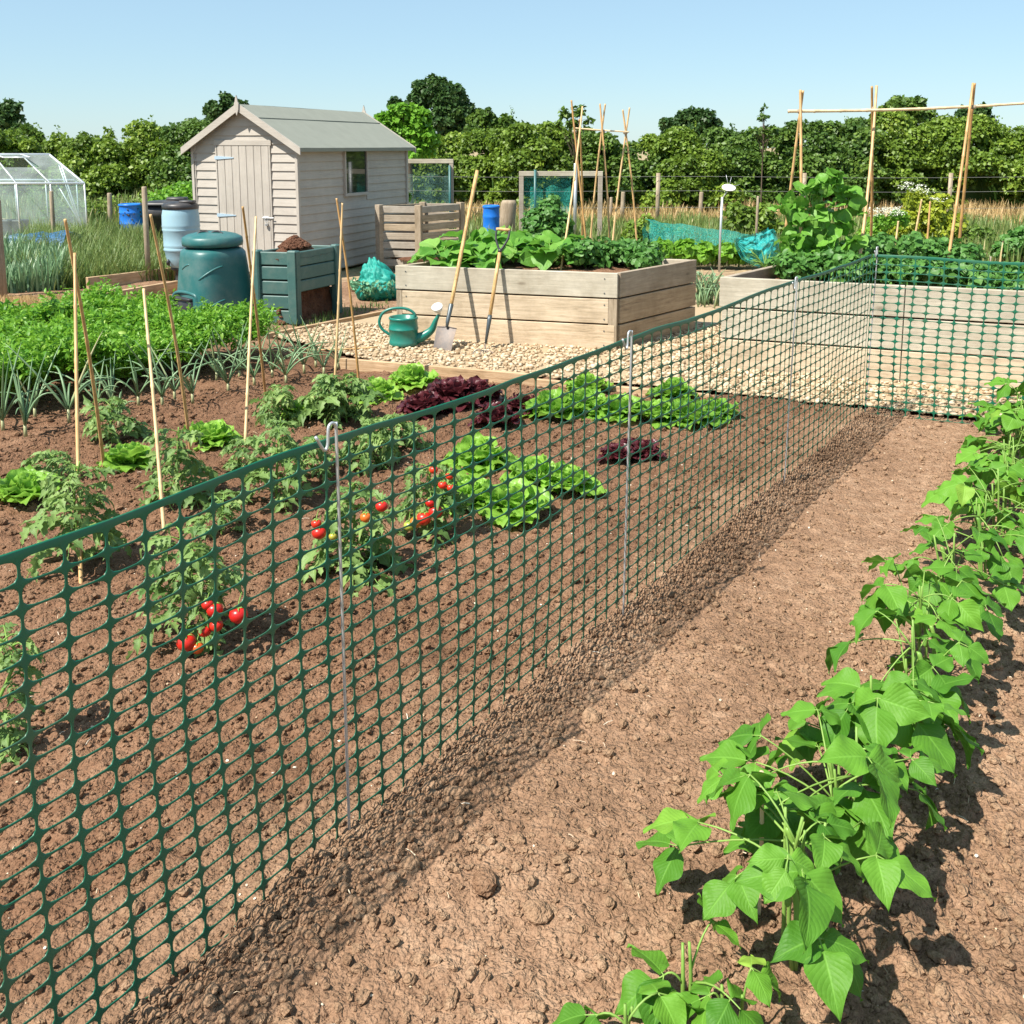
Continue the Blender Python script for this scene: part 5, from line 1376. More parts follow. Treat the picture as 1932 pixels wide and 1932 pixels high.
# ============================================================ TOMATO PLANTS
def tomato_plant(u, v, hpx, wpx, seed, label, fruit=(), n=None, dens=1.0):
    r = np.random.RandomState(seed); b = G(u, v); K = 1 / PXM(b); h = hpx * K; w = wpx * K / 2
    b[2] = float(soil_h(b[:1], b[1:2])[0])
    t = thing('tomato_plant', label, 'tomato plant', b, group='tomato plants on the dug bed')
    st = MB(); lf = MB(); top = b + [r.normal(0, .02), r.normal(0, .02), h * .93]
    main = crv([b - [0, 0, .02], b + (top - b) * .35 + r.normal(0, .015, 3), b + (top - b) * .7 + r.normal(0, .015, 3), top], 5); tube(st, main, np.linspace(.007, .0035, len(main)), 7, (.4, .5, .5))
    nl = n or int(24 * dens); pos, dr, nn, sz, vr = [], [], [], [], []
    for k in range(nl):
        f = .12 + .86 * (k + r.rand()) / nl; o = main[int(f * (len(main) - 1))]; a = 2.4 * k + r.rand()
        R = w * (.65 + .5 * r.rand()) * (1.1 - .5 * f); out = np.array([math.cos(a), math.sin(a), 0])
        end = o + out * R + [0, 0, R * r.uniform(-.45, .35)]; P = bez(o, o + out * R * .6 + [0, 0, R * .4], end, 8)
        P[:, 2] = np.maximum(P[:, 2], b[2] + .015)
        tube(st, P, np.linspace(.003, .0014, 8), 5, (.4, .5, .5), cap=False); v0 = np.clip(r.normal(.45, .2), 0, 1); L = R * r.uniform(.34, .5)
        for i in (2, 3, 4, 5, 6, 7):
            d = unit(P[i] - P[i - 1]); side = unit(np.cross(d, [0, 0, 1]))
            for sg in ((-1, 1) if i < 7 else (0,)):
                dd = unit(d * (.5 if sg else 1) + side * sg + r.normal(0, .22, 3) + [0, 0, -.1])
                pos.append(P[i]); dr.append(dd); nn.append(unit(np.array([0, 0, 1.]) + r.normal(0, .4, 3))); sz.append(L * (.5 + .11 * i if i < 6 else .8) * r.uniform(.75, 1.2)); vr.append(np.clip(v0 + r.normal(0, .12), 0, 1))
    pos, dr, nn, sz, vr = map(np.array, (pos, dr, nn, sz, vr)); q = r.randint(0, 2, len(pos))
    for i in (0, 1): place(lf, TOM[i], pos[q == i], dr[q == i], nn[q == i], sz[q == i], vr[q == i], 1.25)
    obj('stems', st, M['stem'], t); obj('foliage', lf, M['tom'], t)
    for (fu, fv, fr, ripe) in fruit:
        c = PY(fu, fv, b[1] - w * .55 - .02); c[2] = max(c[2], .03 + b[2])
        m = MB(); R = fr * K * .95
        lathe(m, [(0, -R * .86), (R * .45, -R * .8), (R * .85, -R * .48), (R, 0), (R * .9, R * .42), (R * .6, R * .72), (R * .25, R * .78), (0, R * .70)], 20, c, col=(ripe, .5, .5)); f_ = obj('tomato', m, M['tomato'], t)
        m = MB(); 
        for a in range(5):
            an = a * 1.2566; tube(m, [c + [0, 0, R * .74], c + [math.cos(an) * R * .4, math.sin(an) * R * .4, R * .86], c + [math.cos(an) * R * .75, math.sin(an) * R * .75, R * .70]], [.0022, .0032, .0006], 5)
        tube(m, [c + [0, 0, R * .7], c + [0, .01, R * 1.3], c + [0, .05, R * 1.8]], .0018, 5)
        obj('calyx', m, M['stem'], f_)
tomato_plant(152, 1072, 225, 170, 1, 'tallest tomato plant tied to the nearest cane at the left', dens=1.3)
tomato_plant(348, 950, 160, 150, 2, 'tomato plant round the foot of the long leaning cane', dens=1.1)
tomato_plant(521, 945, 175, 150, 3, 'upright tomato plant on a bare pale stem, before the butter lettuce', dens=1.1)
tomato_plant(655, 800, 95, 140, 4, 'low tomato plant at the feet of the cane pair before the net sack', dens=1.1)
tomato_plant(345, 1215, 250, 200, 5, 'fruiting tomato plant behind the mesh with the largest ripe red tomatoes', ((352, 1212, 19, .85), (386, 1190, 13, .9), (405, 1150, 16, .95), (408, 1180, 13, .8), (450, 1160, 18, 1.0), (392, 1140, 12, .9), (372, 1222, 13, .5)), dens=1.4)
tomato_plant(665, 1085, 190, 185, 6, 'fruiting tomato plant directly behind the nearest steel pin', ((602, 1005, 14, .85), (597, 988, 10, .7), (720, 955, 12, .9), (690, 976, 11, .45), (628, 1012, 8, .1)), dens=1.3)
tomato_plant(800, 1010, 160, 150, 7, 'fruiting tomato plant beside the big butter lettuces, red fruit hanging low', ((822, 965, 14, .9), (800, 978, 15, .75), (785, 985, 12, .4), (772, 992, 11, .05), (812, 948, 10, .95), (835, 915, 9, .7), (818, 886, 9, .6), (848, 898, 8, .6), (850, 920, 8, .6)), dens=1.2)
tomato_plant(6, 1420, 240, 150, 8, 'tomato plant cut off by the left edge, behind the mesh', dens=1.3)
tomato_plant(700, 880, 90, 130, 9, 'small leafy tomato plant behind the hook of the nearest steel pin', dens=1)
tomato_plant(610, 800, 70, 120, 10, 'low bushy tomato plant beside the yellow green lettuces', dens=1)
tomato_plant(215, 835, 90, 130, 12, 'small tomato plant behind the nearest lettuce, by the leaning cane foot', dens=1)
tomato_plant(420, 1010, 70, 110, 13, 'small sprawling tomato plant between the two cane feet and the mesh', dens=.7)
tomato_plant(748, 850, 75, 110, 15, 'small tomato plant in front of the dark red lettuces, behind the mesh', dens=.9)
tomato_plant(455, 880, 60, 100, 16, 'small tomato plant right of the open yellow-green lettuce', dens=.7)
tomato_plant(95, 905, 60, 100, 17, 'small tomato plant hugging the butter lettuce at the left edge', dens=.7)
tomato_plant(590, 905, 75, 110, 18, 'small tomato plant just behind the top edge of the mesh, left of the nearest pin', dens=.8)
tomato_plant(520, 800, 70, 110, 14, 'small tomato plant before the compost bin canes', dens=.9)

# ============================================================ LETTUCES
def lettuce(u, v, wpx, mat, label, seed, name='lettuce', group='green lettuces', tall=1.0, n=30, vb=(.2, .8)):
    r = np.random.RandomState(seed); b = G(u, v); R = wpx / 2 / PXM(b); b[2] = float(soil_h(b[:1], b[1:2])[0]) - .005
    lf = MB()
    pos, dr, nn, sz, vr = [], [], [], [], []
    for k in range(n):
        f = k / (n - 1); a = 2.399 * k + r.normal(0, .15); el = (12 + 66 * f ** .9) * (.9 + .2 * r.rand()) / 57.3 * (1.0 if tall == 1 else 1.1)
        out = np.array([math.cos(a), math.sin(a), 0]); d = out * math.cos(el) + np.array([0, 0, math.sin(el) * tall])
        pos.append(b + out * .012 + [0, 0, .01]); dr.append(d); nn.append(unit(np.array([0, 0, math.cos(el)]) - out * math.sin(el) + r.normal(0, .12, 3)))
        sz.append(R * (1.12 - .38 * f) * r.uniform(.88, 1.12)); vr.append(np.clip(vb[0] + (vb[1] - vb[0]) * (.25 + .75 * f * r.uniform(.6, 1.1)), 0, 1))
    pos, dr, nn, sz, vr = map(np.array, (pos, dr, nn, sz, vr)); q = r.randint(0, 3, len(pos)); q[int(n * .7):] = 2
    for i in range(3): place(lf, LET[i], pos[q == i], dr[q == i], nn[q == i], sz[q == i], vr[q == i], 1.0)
    V = np.concatenate(lf.v); V[:, 2] = np.maximum(V[:, 2], b[2] + .004 + .01 * (np.arange(len(V)) % 7) / 7); lf.v = [V]; lf.c = [np.concatenate(lf.c)]; 
    obj(name, lf, M[mat], tag=(label, 'lettuce', group))
LT = [(48, 948, 120, 'butter lettuce at the left edge, beside the tallest tomato plant', .5, .2, .75), (243, 878, 95, 'bright lettuce between the two leaning cane feet at the left', 1, .3, .8),
      (400, 838, 92, 'open yellow-green lettuce just right of the long leaning cane', 1, .4, .9), (568, 792, 66, 'small pale lettuce behind the upright tomato plant', 1, .4, .9),
      (712, 752, 80, 'yellow-green lettuce left of the edging board corner', 1, .5, 1), (775, 732, 88, 'yellow-green lettuce touching the gravel edging board', 1, .5, 1), (690, 760, 60, 'smallest yellow-green lettuce, behind the low tomato plants', 1, .5, 1),
      (905, 880, 115, 'big lettuce of the large patch, farthest back behind the mesh', 1, .3, .8), (880, 955, 120, 'big lettuce at the left front of the large patch behind the mesh', 1, .3, .8), (965, 972, 130, 'big lettuce at the front of the large patch, nearest the mesh', 1, .3, .85),
      (1010, 915, 115, 'big lettuce in the middle of the large patch behind the mesh', 1, .35, .9), (1075, 925, 100, 'big lettuce at the right end of the large patch behind the mesh', 1, .35, .9),
      (1040, 790, 100, 'green lettuce beside the red ones, behind the mesh', 1, .15, .6), (1105, 782, 95, 'green lettuce second to the right of the red ones', 1, .1, .6), (1165, 790, 95, 'green lettuce just left of the second steel pin', 1, .15, .7),
      (1240, 795, 90, 'green lettuce just right of the second steel pin', 1, .15, .7), (1300, 800, 95, 'dark green lettuce near the right end of its row', 1, 0, .4), (1350, 790, 80, 'last dark green lettuce, at the right end of its row', 1, 0, .35),
      (1270, 755, 80, 'dark green lettuce at the back of the row, before the gravel', 1, 0, .45), (1110, 742, 80, 'pale lettuce at the back of the row, before the gravel', 1, .3, .8)]
for k, (u, v, w, lab, _, a, b_) in enumerate(LT): lettuce(u, v, w * 1.05, 'let', lab, 300 + k, vb=(a, b_))
RT_ = [(800, 785, 95, 'red lettuce at the left end of the red row, half hidden by pale leaves'), (855, 765, 100, 'largest dark red lettuce, behind the top edge of the mesh'), (905, 760, 90, 'dark red lettuce right of the largest, before the edging board'),
       (935, 805, 90, 'dark red lettuce seen wholly through the mesh, nearest of the row'), (985, 780, 70, 'dark red lettuce at the right end of the red row, beside green ones'), (1165, 868, 68, 'small dark red lettuce left of the second steel pin'), (1215, 862, 66, 'small dark red lettuce right of the second steel pin'), (1190, 845, 50, 'smallest dark red lettuce, right behind the second steel pin')]
for k, (u, v, w, lab) in enumerate(RT_): lettuce(u, v, w, 'red', lab, 350 + k, 'red_lettuce', 'dark red lettuces', 1.15, 34, (.1, .75))

# ============================================================ ONIONS
def onion(u, v, hpx, seed, label):
    r = np.random.RandomState(seed); b = G(u, v); K = 1 / PXM(b); h = hpx * K; b[2] = float(soil_h(b[:1], b[1:2])[0])
    m = MB(); tube(m, [b - [0, 0, .01], b + [0, 0, h * .18]], [.012, .009], 7, (.95, .5, .5))
    for k in range(r.randint(7, 11)):
        a = r.rand() * 6.28; out = np.array([math.cos(a), math.sin(a), 0]); L = h * r.uniform(.7, 1.25); sp = r.uniform(.12, .8); bend = r.rand() < .6
        p0 = b + [0, 0, h * .15]; p1 = p0 + out * L * sp * .5 + [0, 0, L * .55]
        p2 = p1 + out * L * sp * (1.0 if bend else .5) + [0, 0, L * (-.15 if bend else .38)]; P = bez(p0, p1, p2, 9)
        P[:, 2] = np.maximum(P[:, 2], b[2] + .01)
        tube(m, P, np.array([.005, .006, .0062, .006, .0055, .0048, .004, .0026, .0007]) * (h / .38), 6, (np.clip(r.normal(.35, .25) + (.35 if r.rand() < .12 else 0), 0, 1), .5, .5))
    obj('onion_plant', m, M['onion'], tag=(label, 'onion', 'onion plants in the row before the carrots'))
ON = [(6, 812, 130), (49, 827, 140), (67, 793, 110), (131, 801, 150), (185, 780, 115), (225, 808, 95), (212, 775, 110), (262, 768, 110), (307, 771, 125), (330, 755, 110), (364, 763, 110), (409, 718, 100), (431, 741, 105), (480, 728, 100), (452, 712, 85), (514, 711, 90), (540, 722, 110), (574, 703, 105), (611, 703, 90), (596, 690, 70), (638, 696, 70)]
names = ['at the left edge of the photo', 'with the longest blades, second from the left', 'small, between the second and the tall one near the nearest cane', 'tall, just left of the nearest upright cane', 'just right of the nearest upright cane', 'with its blades fallen over, right of the thin leaning cane', 'at the back, right of the thin leaning cane', 'just left of the short blunt cane', 'just right of the short blunt cane', 'between the short blunt cane and the long leaning cane', 'right beside the long leaning cane',
         'at the edge of the carrots, right of the long leaning cane', 'thick and upright, midway between the two cane pairs', 'behind the foot of the cane pair before the compost bin', 'small, in the edge of the carrot leaves', 'right of the cane pair before the compost bin', 'spread wide before the gravel', 'with dark twisted blades before the gravel', 'left of the cane pair before the net sack', 'small and pale, closest to the gravel edge', 'last in the row, by the cane pair before the net sack']
for k, ((u, v, h), nm) in enumerate(zip(ON, names)): onion(u, v, h * .95, 500 + k, 'onion plant ' + nm)

# ============================================================ CARROTS
rc = np.random.RandomState(77)
CPOLY = np.array([G(*p)[:2] for p in ((-60, 800), (60, 778), (200, 752), (330, 722), (430, 705), (520, 682), (512, 662), (400, 668), (345, 664), (330, 640), (215, 634), (-60, 668))])
lo, hi = CPOLY.min(0), CPOLY.max(0); x = rc.uniform(lo[0], hi[0], 2600); y = rc.uniform(lo[1], hi[1], 2600); k = inpoly(x, y, CPOLY) & (vn(x * 4.5, y * 4.5, 15) > .28) & ~((np.abs(x - G(362, 650)[0]) < .22) & (y > G(362, 680)[1])); x, y = x[k], y[k]
m = MB(); st = MB()
P0, D0_, N0, S0, V0 = [], [], [], [], []
for i in range(min(len(x), 520)):
    bx = np.array([x[i], y[i], 0]); v0 = rc.rand(); H = .08 + .38 * vn(np.array([x[i] * 3.5]), np.array([y[i] * 3.5]), 3)[0] + .10 * rc.rand()
    for k in range(5):
        a = rc.rand() * 6.28; out = np.array([math.cos(a), math.sin(a), 0]); R = rc.uniform(.05, .16)
        P = bez(bx, bx + out * R * .4 + [0, 0, H * .9], bx + out * R * 1.3 + [0, 0, H * rc.uniform(.7, 1.05)], 9)
        tt = np.sort(rc.randint(3, 9, 28)); q = P[tt] + rc.normal(0, .022, (28, 3)) * [1, 1, .8]
        P0.append(q); D0_.append(rnd_dir(rc, 28) + out * .6 + [0, 0, .25]); N0.append(rc.normal(0, .6, (28, 3)) + [0, 0, .8]); S0.append(rc.uniform(.022, .055, 28)); V0.append(np.clip(rc.normal(.5, .22, 28) * (.6 + .6 * v0), 0, 1))
place(m, FERN[0], np.concatenate(P0), np.concatenate(D0_), np.concatenate(N0), np.concatenate(S0), np.concatenate(V0), 1.4)
settag(obj('carrot_tops', m, M['carrot'], loc=(0, 0, 0)), 'dense mass of bright feathery carrot tops at the left', 'carrots', kind='stuff')

def leafy(name, label, cat, lumps, n, size, mat, tpls, stems=0, zfloor=0, group=None, seed=1, **kw):
    r = np.random.RandomState(seed); L = np.array(lumps, float); c = L[:, :3].mean(0); c[2] = zfloor
    t = thing(name, label, cat, c, group=group); m = MB(); lump_leaves(m, lumps, n, size, r, tpls, **kw); obj('foliage', m, M[mat], t)
    m = MB()
    for k in range(max(stems, 3)):
        l = L[r.randint(len(L))]; e = l[:3] + r.normal(0, .3, 3) * l[3:6]; b = np.array([c[0] + (e[0] - c[0]) * .35, c[1] + (e[1] - c[1]) * .35, zfloor]); tube(m, bez(b, (b + e) / 2 + [0, 0, .05], e, 6), np.linspace(.010, .004, 6), 6, .5)
    obj('stems', m, M['stem'], t); return t
def lum(u, v, base_v, z, rpx, fz=1.0, fy=1.0):
    p = G(u, base_v, z); K = 1 / PXM(p); h = ZAT(p[0], p[1], v); return (p[0], p[1], h, rpx * K, rpx * K * fy, rpx * K * fz)

# crops in the middle bed
zb = HB - .05
def broad_plant(u, v, z, wpx, hpx, n, size, mat, label, seed, name='squash_plant', cat='squash plant', group='broad-leaved squash plants in the middle raised bed'):
    r = np.random.RandomState(seed); b = G(u, v, z); K = 1 / PXM(b); t = thing(name, label, cat, b, group=group); st = MB(); lf = MB(); pos, dr, nn, vr, sz = [], [], [], [], []
    for k in range(n):
        a = 2.4 * k + r.rand(); R = wpx * K / 2 * (.2 + .8 * r.rand()); H = hpx * K * (.45 + .6 * r.rand()) * (1 - .3 * (R / (wpx * K / 2)) ** 2); out = np.array([math.cos(a), math.sin(a), 0]); e = b + out * R + [0, 0, H]
        tube(st, bez(b, b + out * R * .3 + [0, 0, H * .8], e, 6), np.linspace(.008, .004, 6), 5, .5, cap=False)
        pos.append(e); dr.append(out + [0, 0, r.uniform(-.5, .5)]); nn.append(np.array([0, 0, 1.]) + r.normal(0, .35, 3) - out * .1 + [0, -.25, 0]); vr.append(r.rand()); sz.append(size * r.uniform(.7, 1.25))
    pos, dr, nn, vr, sz = map(np.array, (pos, dr, nn, vr, sz)); q = r.randint(0, 2, n)
    for i in (0, 1): place(lf, BIG[i], pos[q == i], dr[q == i], nn[q == i], sz[q == i], vr[q == i])
    obj('stems', st, M['stem'], t); obj('foliage', lf, M[mat], t)
for k, (u, v, w, h, lab) in enumerate(((835, 503, 75, 38, 'broad-leaved squash plant at the left corner of the middle raised bed'), (885, 497, 80, 52, 'broad-leaved squash plant behind the upper part of the spade handle'), (940, 495, 85, 58, 'broad-leaved squash plant behind the dark tool grip'), (995, 495, 85, 58, 'broad-leaved squash plant right of the dark tool grip'), (1040, 500, 75, 50, 'broad-leaved squash plant at the foot of the leftmost wigwam'), (905, 507, 60, 30, 'lowest broad-leaved squash plant, at the front board of the middle bed'))):
    broad_plant(u, v, zb, w, h, 26, .20, 'squash', lab, 600 + k)
for k, (u, v, w, h, lab) in enumerate(((1085, 500, 70, 42, 'bushy potato plant between the legs of the leftmost wigwam'), (1130, 500, 75, 52, 'bushy potato plant under the middle wigwam'), (1180, 498, 75, 52, 'bushy potato plant under the rightmost wigwam'), (1215, 503, 60, 42, 'bushy potato plant at the right end of the middle raised bed'))):
    b = G(u, v, zb); K = 1 / PXM(b); r = np.random.RandomState(k)
    L = [(b[0] + r.uniform(-.5, .5) * w * K * .7, b[1] + r.uniform(-.25, .25), b[2] + h * K * r.uniform(.2, .72), .11, .11, .09) for _ in range(16)]
    leafy('potato_plant', lab, 'potato plant', L, 620, .05, 'potato', BIG[:1] + SMALL, 6, zb, 'potato plants in the middle raised bed', 620 + k, vb=(.1, .95))
# crops in the right bed
for k, (u, v, w, h, lab) in enumerate(((1500, 523, 90, 42, 'potato plant at the left end of the right raised bed'), (1445, 514, 50, 26, 'grassy low plant at the corner of the right raised bed'), (1580, 528, 90, 50, 'potato plant left of the fence corner'), (1650, 532, 90, 52, 'potato plant directly behind the fence corner'), (1720, 538, 90, 50, 'potato plant behind the first cells of the far mesh panel'), (1790, 542, 90, 48, 'potato plant at the foot of the right cane pair'), (1860, 548, 90, 46, 'potato plant right of the right cane pair'), (1930, 552, 90, 44, 'potato plant at the right edge of the photo'),
        (1550, 500, 100, 56, 'taller potato plant behind, under the broad-leaved climber'), (1640, 502, 100, 60, 'taller potato plant behind the central cane pair'), (1725, 504, 100, 62, 'taller potato plant among the short stakes'), (1810, 508, 90, 54, 'taller potato plant behind the right cane pair'))):
    b = G(u, v, zb2); K = 1 / PXM(b); r = np.random.RandomState(30 + k)
    L = [(b[0] + r.uniform(-.5, .5) * w * K * .75, b[1] + r.uniform(-.2, .25), b[2] + h * K * r.uniform(.15, .75), .10, .10, .085) for _ in range(20)]
    if k == 1: 
        m = MB(); 
        for j in range(40):
            a = r.rand() * 6.28; tube(m, bez(b, b + [math.cos(a) * .05, math.sin(a) * .05, .12], b + [math.cos(a) * .14, math.sin(a) * .14, r.uniform(.05, .2)], 5), [.005, .005, .004, .003, .0008], 4, r.rand())
        obj('leek_clump', m, M['stem'], tag=(lab, 'leek clump')); continue
    leafy('potato_plant', lab, 'potato plant', L, 850, .052, 'potato', BIG[:1] + SMALL, 6, zb2, 'potato plants in the right raised bed', 640 + k, vb=(.05, 1))
# tall broad-leaved climber
r = np.random.RandomState(9); L = []
for (u, v, rp) in ((1500, 400, 20), (1530, 365, 24), (1560, 340, 18), (1590, 372, 22), (1540, 410, 26), (1585, 420, 24), (1510, 440, 22), (1555, 455, 26), (1600, 455, 20), (1478, 385, 14), (1520, 480, 24), (1580, 485, 22), (1485, 460, 16), (1612, 400, 12)):
    L.append(lum(u, v, 500, HC2, rp * .8, 1, 1.1))
leafy('climbing_squash', 'tall broad-leaved climbing plant rising behind the right raised bed, between two cane pairs', 'climbing plant', L, 260, .115, 'squash', BIG, 14, HC2 - .1, None, 5, vb=(.25, 1), shell=.95, chaos=1.4, up=.1)
# plants on the ground behind the beds
bgp = [('fennel_bush', 'yellow-green feathery bush with pale flower heads behind the right cane pair', [(1700, 425, 30), (1745, 400, 30), (1790, 425, 26), (1725, 380, 22), (1760, 440, 28), (1680, 455, 26), (1800, 460, 22), (1770, 385, 18)], 470, 5200, .07, 'olive', CARD, 'bush'),
       ('flowering_bush', 'pale green bush topped with flat white flowers, left of the yellow one', [(1655, 425, 20), (1640, 450, 24), (1690, 415, 18), (1665, 465, 24), (1620, 475, 20)], 480, 2600, .06, 'carrot', CARD, 'bush'),
       ('leafy_shrub', 'rounded leafy shrub inside the blue-green netted frame', [(1010, 420, 24), (1035, 400, 22), (1055, 425, 24), (1025, 445, 28), (1060, 450, 22), (1000, 450, 18), (1045, 385, 14)], 478, 1700, .085, 'potato', BIG[:1] + CARD, 'shrub'),
       ('leafy_shrub', 'green shrub behind the netting tunnel, left of the white dish pole', [(1250, 440, 18), (1280, 450, 20), (1220, 425, 18), (1195, 440, 22), (1235, 455, 16)], 478, 1300, .07, 'hedge', CARD, 'shrub'),
       ('leafy_shrub', 'green shrub right of the white dish pole', [(1385, 400, 18), (1410, 410, 20), (1440, 405, 20), (1425, 430, 22), (1385, 425, 18), (1460, 430, 16)], 460, 1500, .08, 'hedge', CARD, 'shrub'),
       ('netted_crop', 'pale leafy crop under the teal netting tunnel', [(1250, 470, 16), (1290, 472, 18), (1330, 478, 18), (1370, 480, 18), (1410, 480, 16)], 500, 1300, .09, 'carrot', BIG[:1], 'crop'),
       ('leafy_shrub', 'low dark shrub at the far right behind the pale slab', [(1905, 460, 18), (1930, 450, 22), (1950, 470, 20), (1885, 475, 12)], 495, 1500, .08, 'potato', BIG[:1] + CARD, 'shrub'),
       ('leafy_shrub', 'grey-green shrub in front of the dry grass, right of the right cane pair', [(1840, 440, 14), (1860, 445, 14), (1825, 455, 16), (1850, 460, 14)], 472, 900, .06, 'hedged', CARD, 'shrub'),
       ('leek_patch', 'clump of long strap leaves between the two raised beds', [(1330, 540, 10), (1345, 530, 10), (1322, 525, 8)], 560, 60, .1, 'onion', FERN, 'crop'),
       ('leafy_weed', 'dark broad-leaved weed at the left edge among the carrots', [(5, 600, 18), (20, 620, 14), (-15, 610, 20)], 655, 160, .12, 'potato', BIG, 'plant'),
       ('brassica_plant', 'dark blue-green leafy plant standing in the carrot rows', [(108, 590, 10), (120, 605, 13), (98, 612, 12), (125, 620, 10)], 668, 130, .13, 'potato', BIG, 'plant'),
       ('nettle_clump', 'pale leafy weeds at the foot of the compost bay', [(738, 372, 8), (752, 368, 9), (768, 372, 8)], 470, 300, .07, 'carrot', CARD, 'plant')]
for k, (nm, lab, ls, bv, n, sz, mat, tp, cat) in enumerate(bgp):
    leafy(nm, lab, cat, [lum(u, v, bv, 0, r_, 1, 1.3) for (u, v, r_) in ls], n, sz, mat, tp, 6, 0, None, 700 + k, vb=(.1, .95), shell=.6)
m = MB(); r = np.random.RandomState(6)
for k in range(34):
    u, v = r.uniform(1640, 1700), r.uniform(388, 402) + 6 * r.rand(); c = PY(u, v, G(1665, 480)[1] - .25 + .3 * r.rand()); n_ = 12; pts = c + r.normal(0, 1, (n_, 3)) * [.05, .05, .008]
    place(m, CARD[0], pts, rnd_dir(r, n_) * [1, 1, .2], np.tile([0, -.2, 1.], (n_, 1)) + r.normal(0, .2, (n_, 3)), .030, r.rand(n_))
for (u, v) in ((1712, 346), (1735, 350), (1748, 360), (1755, 374), (1722, 358), (1768, 378), (1700, 352)):
    c = PY(u, v, G(1745, 470)[1] - .2); n_ = 26; pts = c + r.normal(0, 1, (n_, 3)) * [.05, .05, .02]; place(m, CARD[0], pts, rnd_dir(r, n_) * [1, 1, .3], np.tile([0, -.3, 1.], (n_, 1)) + r.normal(0, .3, (n_, 3)), .035, r.rand(n_))
settag(obj('flower_heads', m, M['flower'], bpy.data.objects['flowering_bush']), 'flat white flower heads')
# strap leaves between the beds
m = MB(); b = G(1335, 575)
for j in range(70):
    a = r.rand() * 6.28; o = b + [r.normal(0, .12), r.normal(0, .15), 0]; R = r.uniform(.08, .22); tube(m, bez(o, o + [math.cos(a) * R * .3, math.sin(a) * R * .3, .3], o + [math.cos(a) * R, math.sin(a) * R, r.uniform(.12, .42)], 6), [.008, .009, .009, .007, .005, .001], 4, np.clip(r.normal(.4, .3), 0, 1))
obj('leaves', m, M['onion'], bpy.data.objects['leek_patch'])
# pale slab beyond the right bed
A = G(1825, 486); B_ = G(1890, 492); m = MB(); box(m, A[0], B_[0] + .3, A[1] - .25, A[1] + .4, -.05, .06, .01); obj('paving_slab', m, M['slab'], tag=('pale slab edge showing beyond the right raised bed', 'slab'), smooth=False)

# ============================================================ GRASSES
def blades(mb, x, y, z, H, w, r, vmu, vsd, lean=.25):
    n = len(x); a = r.rand(n) * 6.28; l = lean * r.rand(n) * H; out = np.stack([np.cos(a), np.sin(a), 0 * a], -1); sd = np.stack([-np.sin(a), np.cos(a), 0 * a], -1)
    b = np.stack([x, y, z], -1); up = np.array([0, 0, 1.]); H = H[:, None]; l = l[:, None]; w = w[:, None]
    rows = []
    for f, ww in ((0, 1), (.45, .8), (.8, .45), (1, .05)):
        c = b + up * H * f + out * l * f * f; rows += [c - sd * w * ww, c + sd * w * ww]
    V = np.stack(rows, 1); Q = np.array([[0, 1, 3, 2], [2, 3, 5, 4], [4, 5, 7, 6]]); QQ = (Q[None] + (np.arange(n) * 8)[:, None, None]).reshape(-1, 4)
    C = np.zeros((n, 8, 3)); C[:, :, 0] = np.clip(r.normal(vmu, vsd, n), 0, 1)[:, None]; mb.add(V.reshape(-1, 3), QQ, None, C.reshape(-1, 3))
def grass_zone(name, label, quad, n, H, w, mat, vmu, vsd, seed, cat='grass', clump=2.0, lean=.5):
    r = np.random.RandomState(seed); P = np.array([G(*p)[:2] for p in quad]); lo, hi = P.min(0), P.max(0)
    x = r.uniform(lo[0], hi[0], n * 5); y = r.uniform(lo[1], hi[1], n * 5); k = inpoly(x, y, P) & (r.rand(n * 5) < .35 + .9 * (vn(x * clump, y * clump, seed) - .2)); x, y = x[k][:n], y[k][:n]
    hh = H * (.5 + .7 * r.rand(len(x))) * (.55 + .8 * vn(x * 1.1, y * 1.1, seed + 1)); m = MB(); blades(m, x, y, 0 * x - .03, hh, w * (.7 + .6 * r.rand(len(x))), r, vmu, vsd, lean)
    settag(obj(name, m, M[mat], loc=(0, 0, 0)), label, cat, kind='stuff')
grass_zone('tall_grass', 'tall green grass and weeds between the greenhouse and the water butt', ((100, 548), (350, 525), (300, 480), (360, 456), (180, 456), (60, 462), (20, 520)), 15000, .40, .008, 'grass', .34, .2, 1, lean=.8)
grass_zone('tall_grass', 'blue-green leafy crop growing under the dark blue netting', ((-30, 560), (120, 545), (130, 505), (-30, 492)), 3600, .38, .014, 'onion', .25, .2, 2, 'crop')
grass_zone('dry_grass', 'tan dry grass along the foot of the hedge', ((560, 425), (2150, 430), (2150, 398), (560, 396)), 18000, .36, .014, 'dry', .5, .25, 3, clump=.8, lean=.7)
grass_zone('dry_grass', 'brown and green rough grass before the left hedge', ((150, 440), (420, 438), (420, 400), (-50, 398)), 9000, .55, .016, 'grass', .55, .25, 4, clump=.8)
grass_zone('rough_grass', 'rough green and straw coloured grass behind the raised beds', ((770, 470), (1350, 500), (2150, 500), (2150, 430), (900, 425)), 20000, .34, .011, 'grass', .42, .25, 5, clump=1.4)
grass_zone('dry_grass', 'trampled straw on the bare ground at the left', ((-60, 640), (200, 600), (330, 575), (150, 560), (-60, 565)), 9000, .07, .005, 'dry', .6, .3, 6, clump=3)
grass_zone('rough_grass', 'low weeds round the foot of the composters', ((500, 640), (740, 580), (735, 572), (560, 600), (480, 620)), 500, .12, .006, 'grass', .3, .2, 7, clump=3)

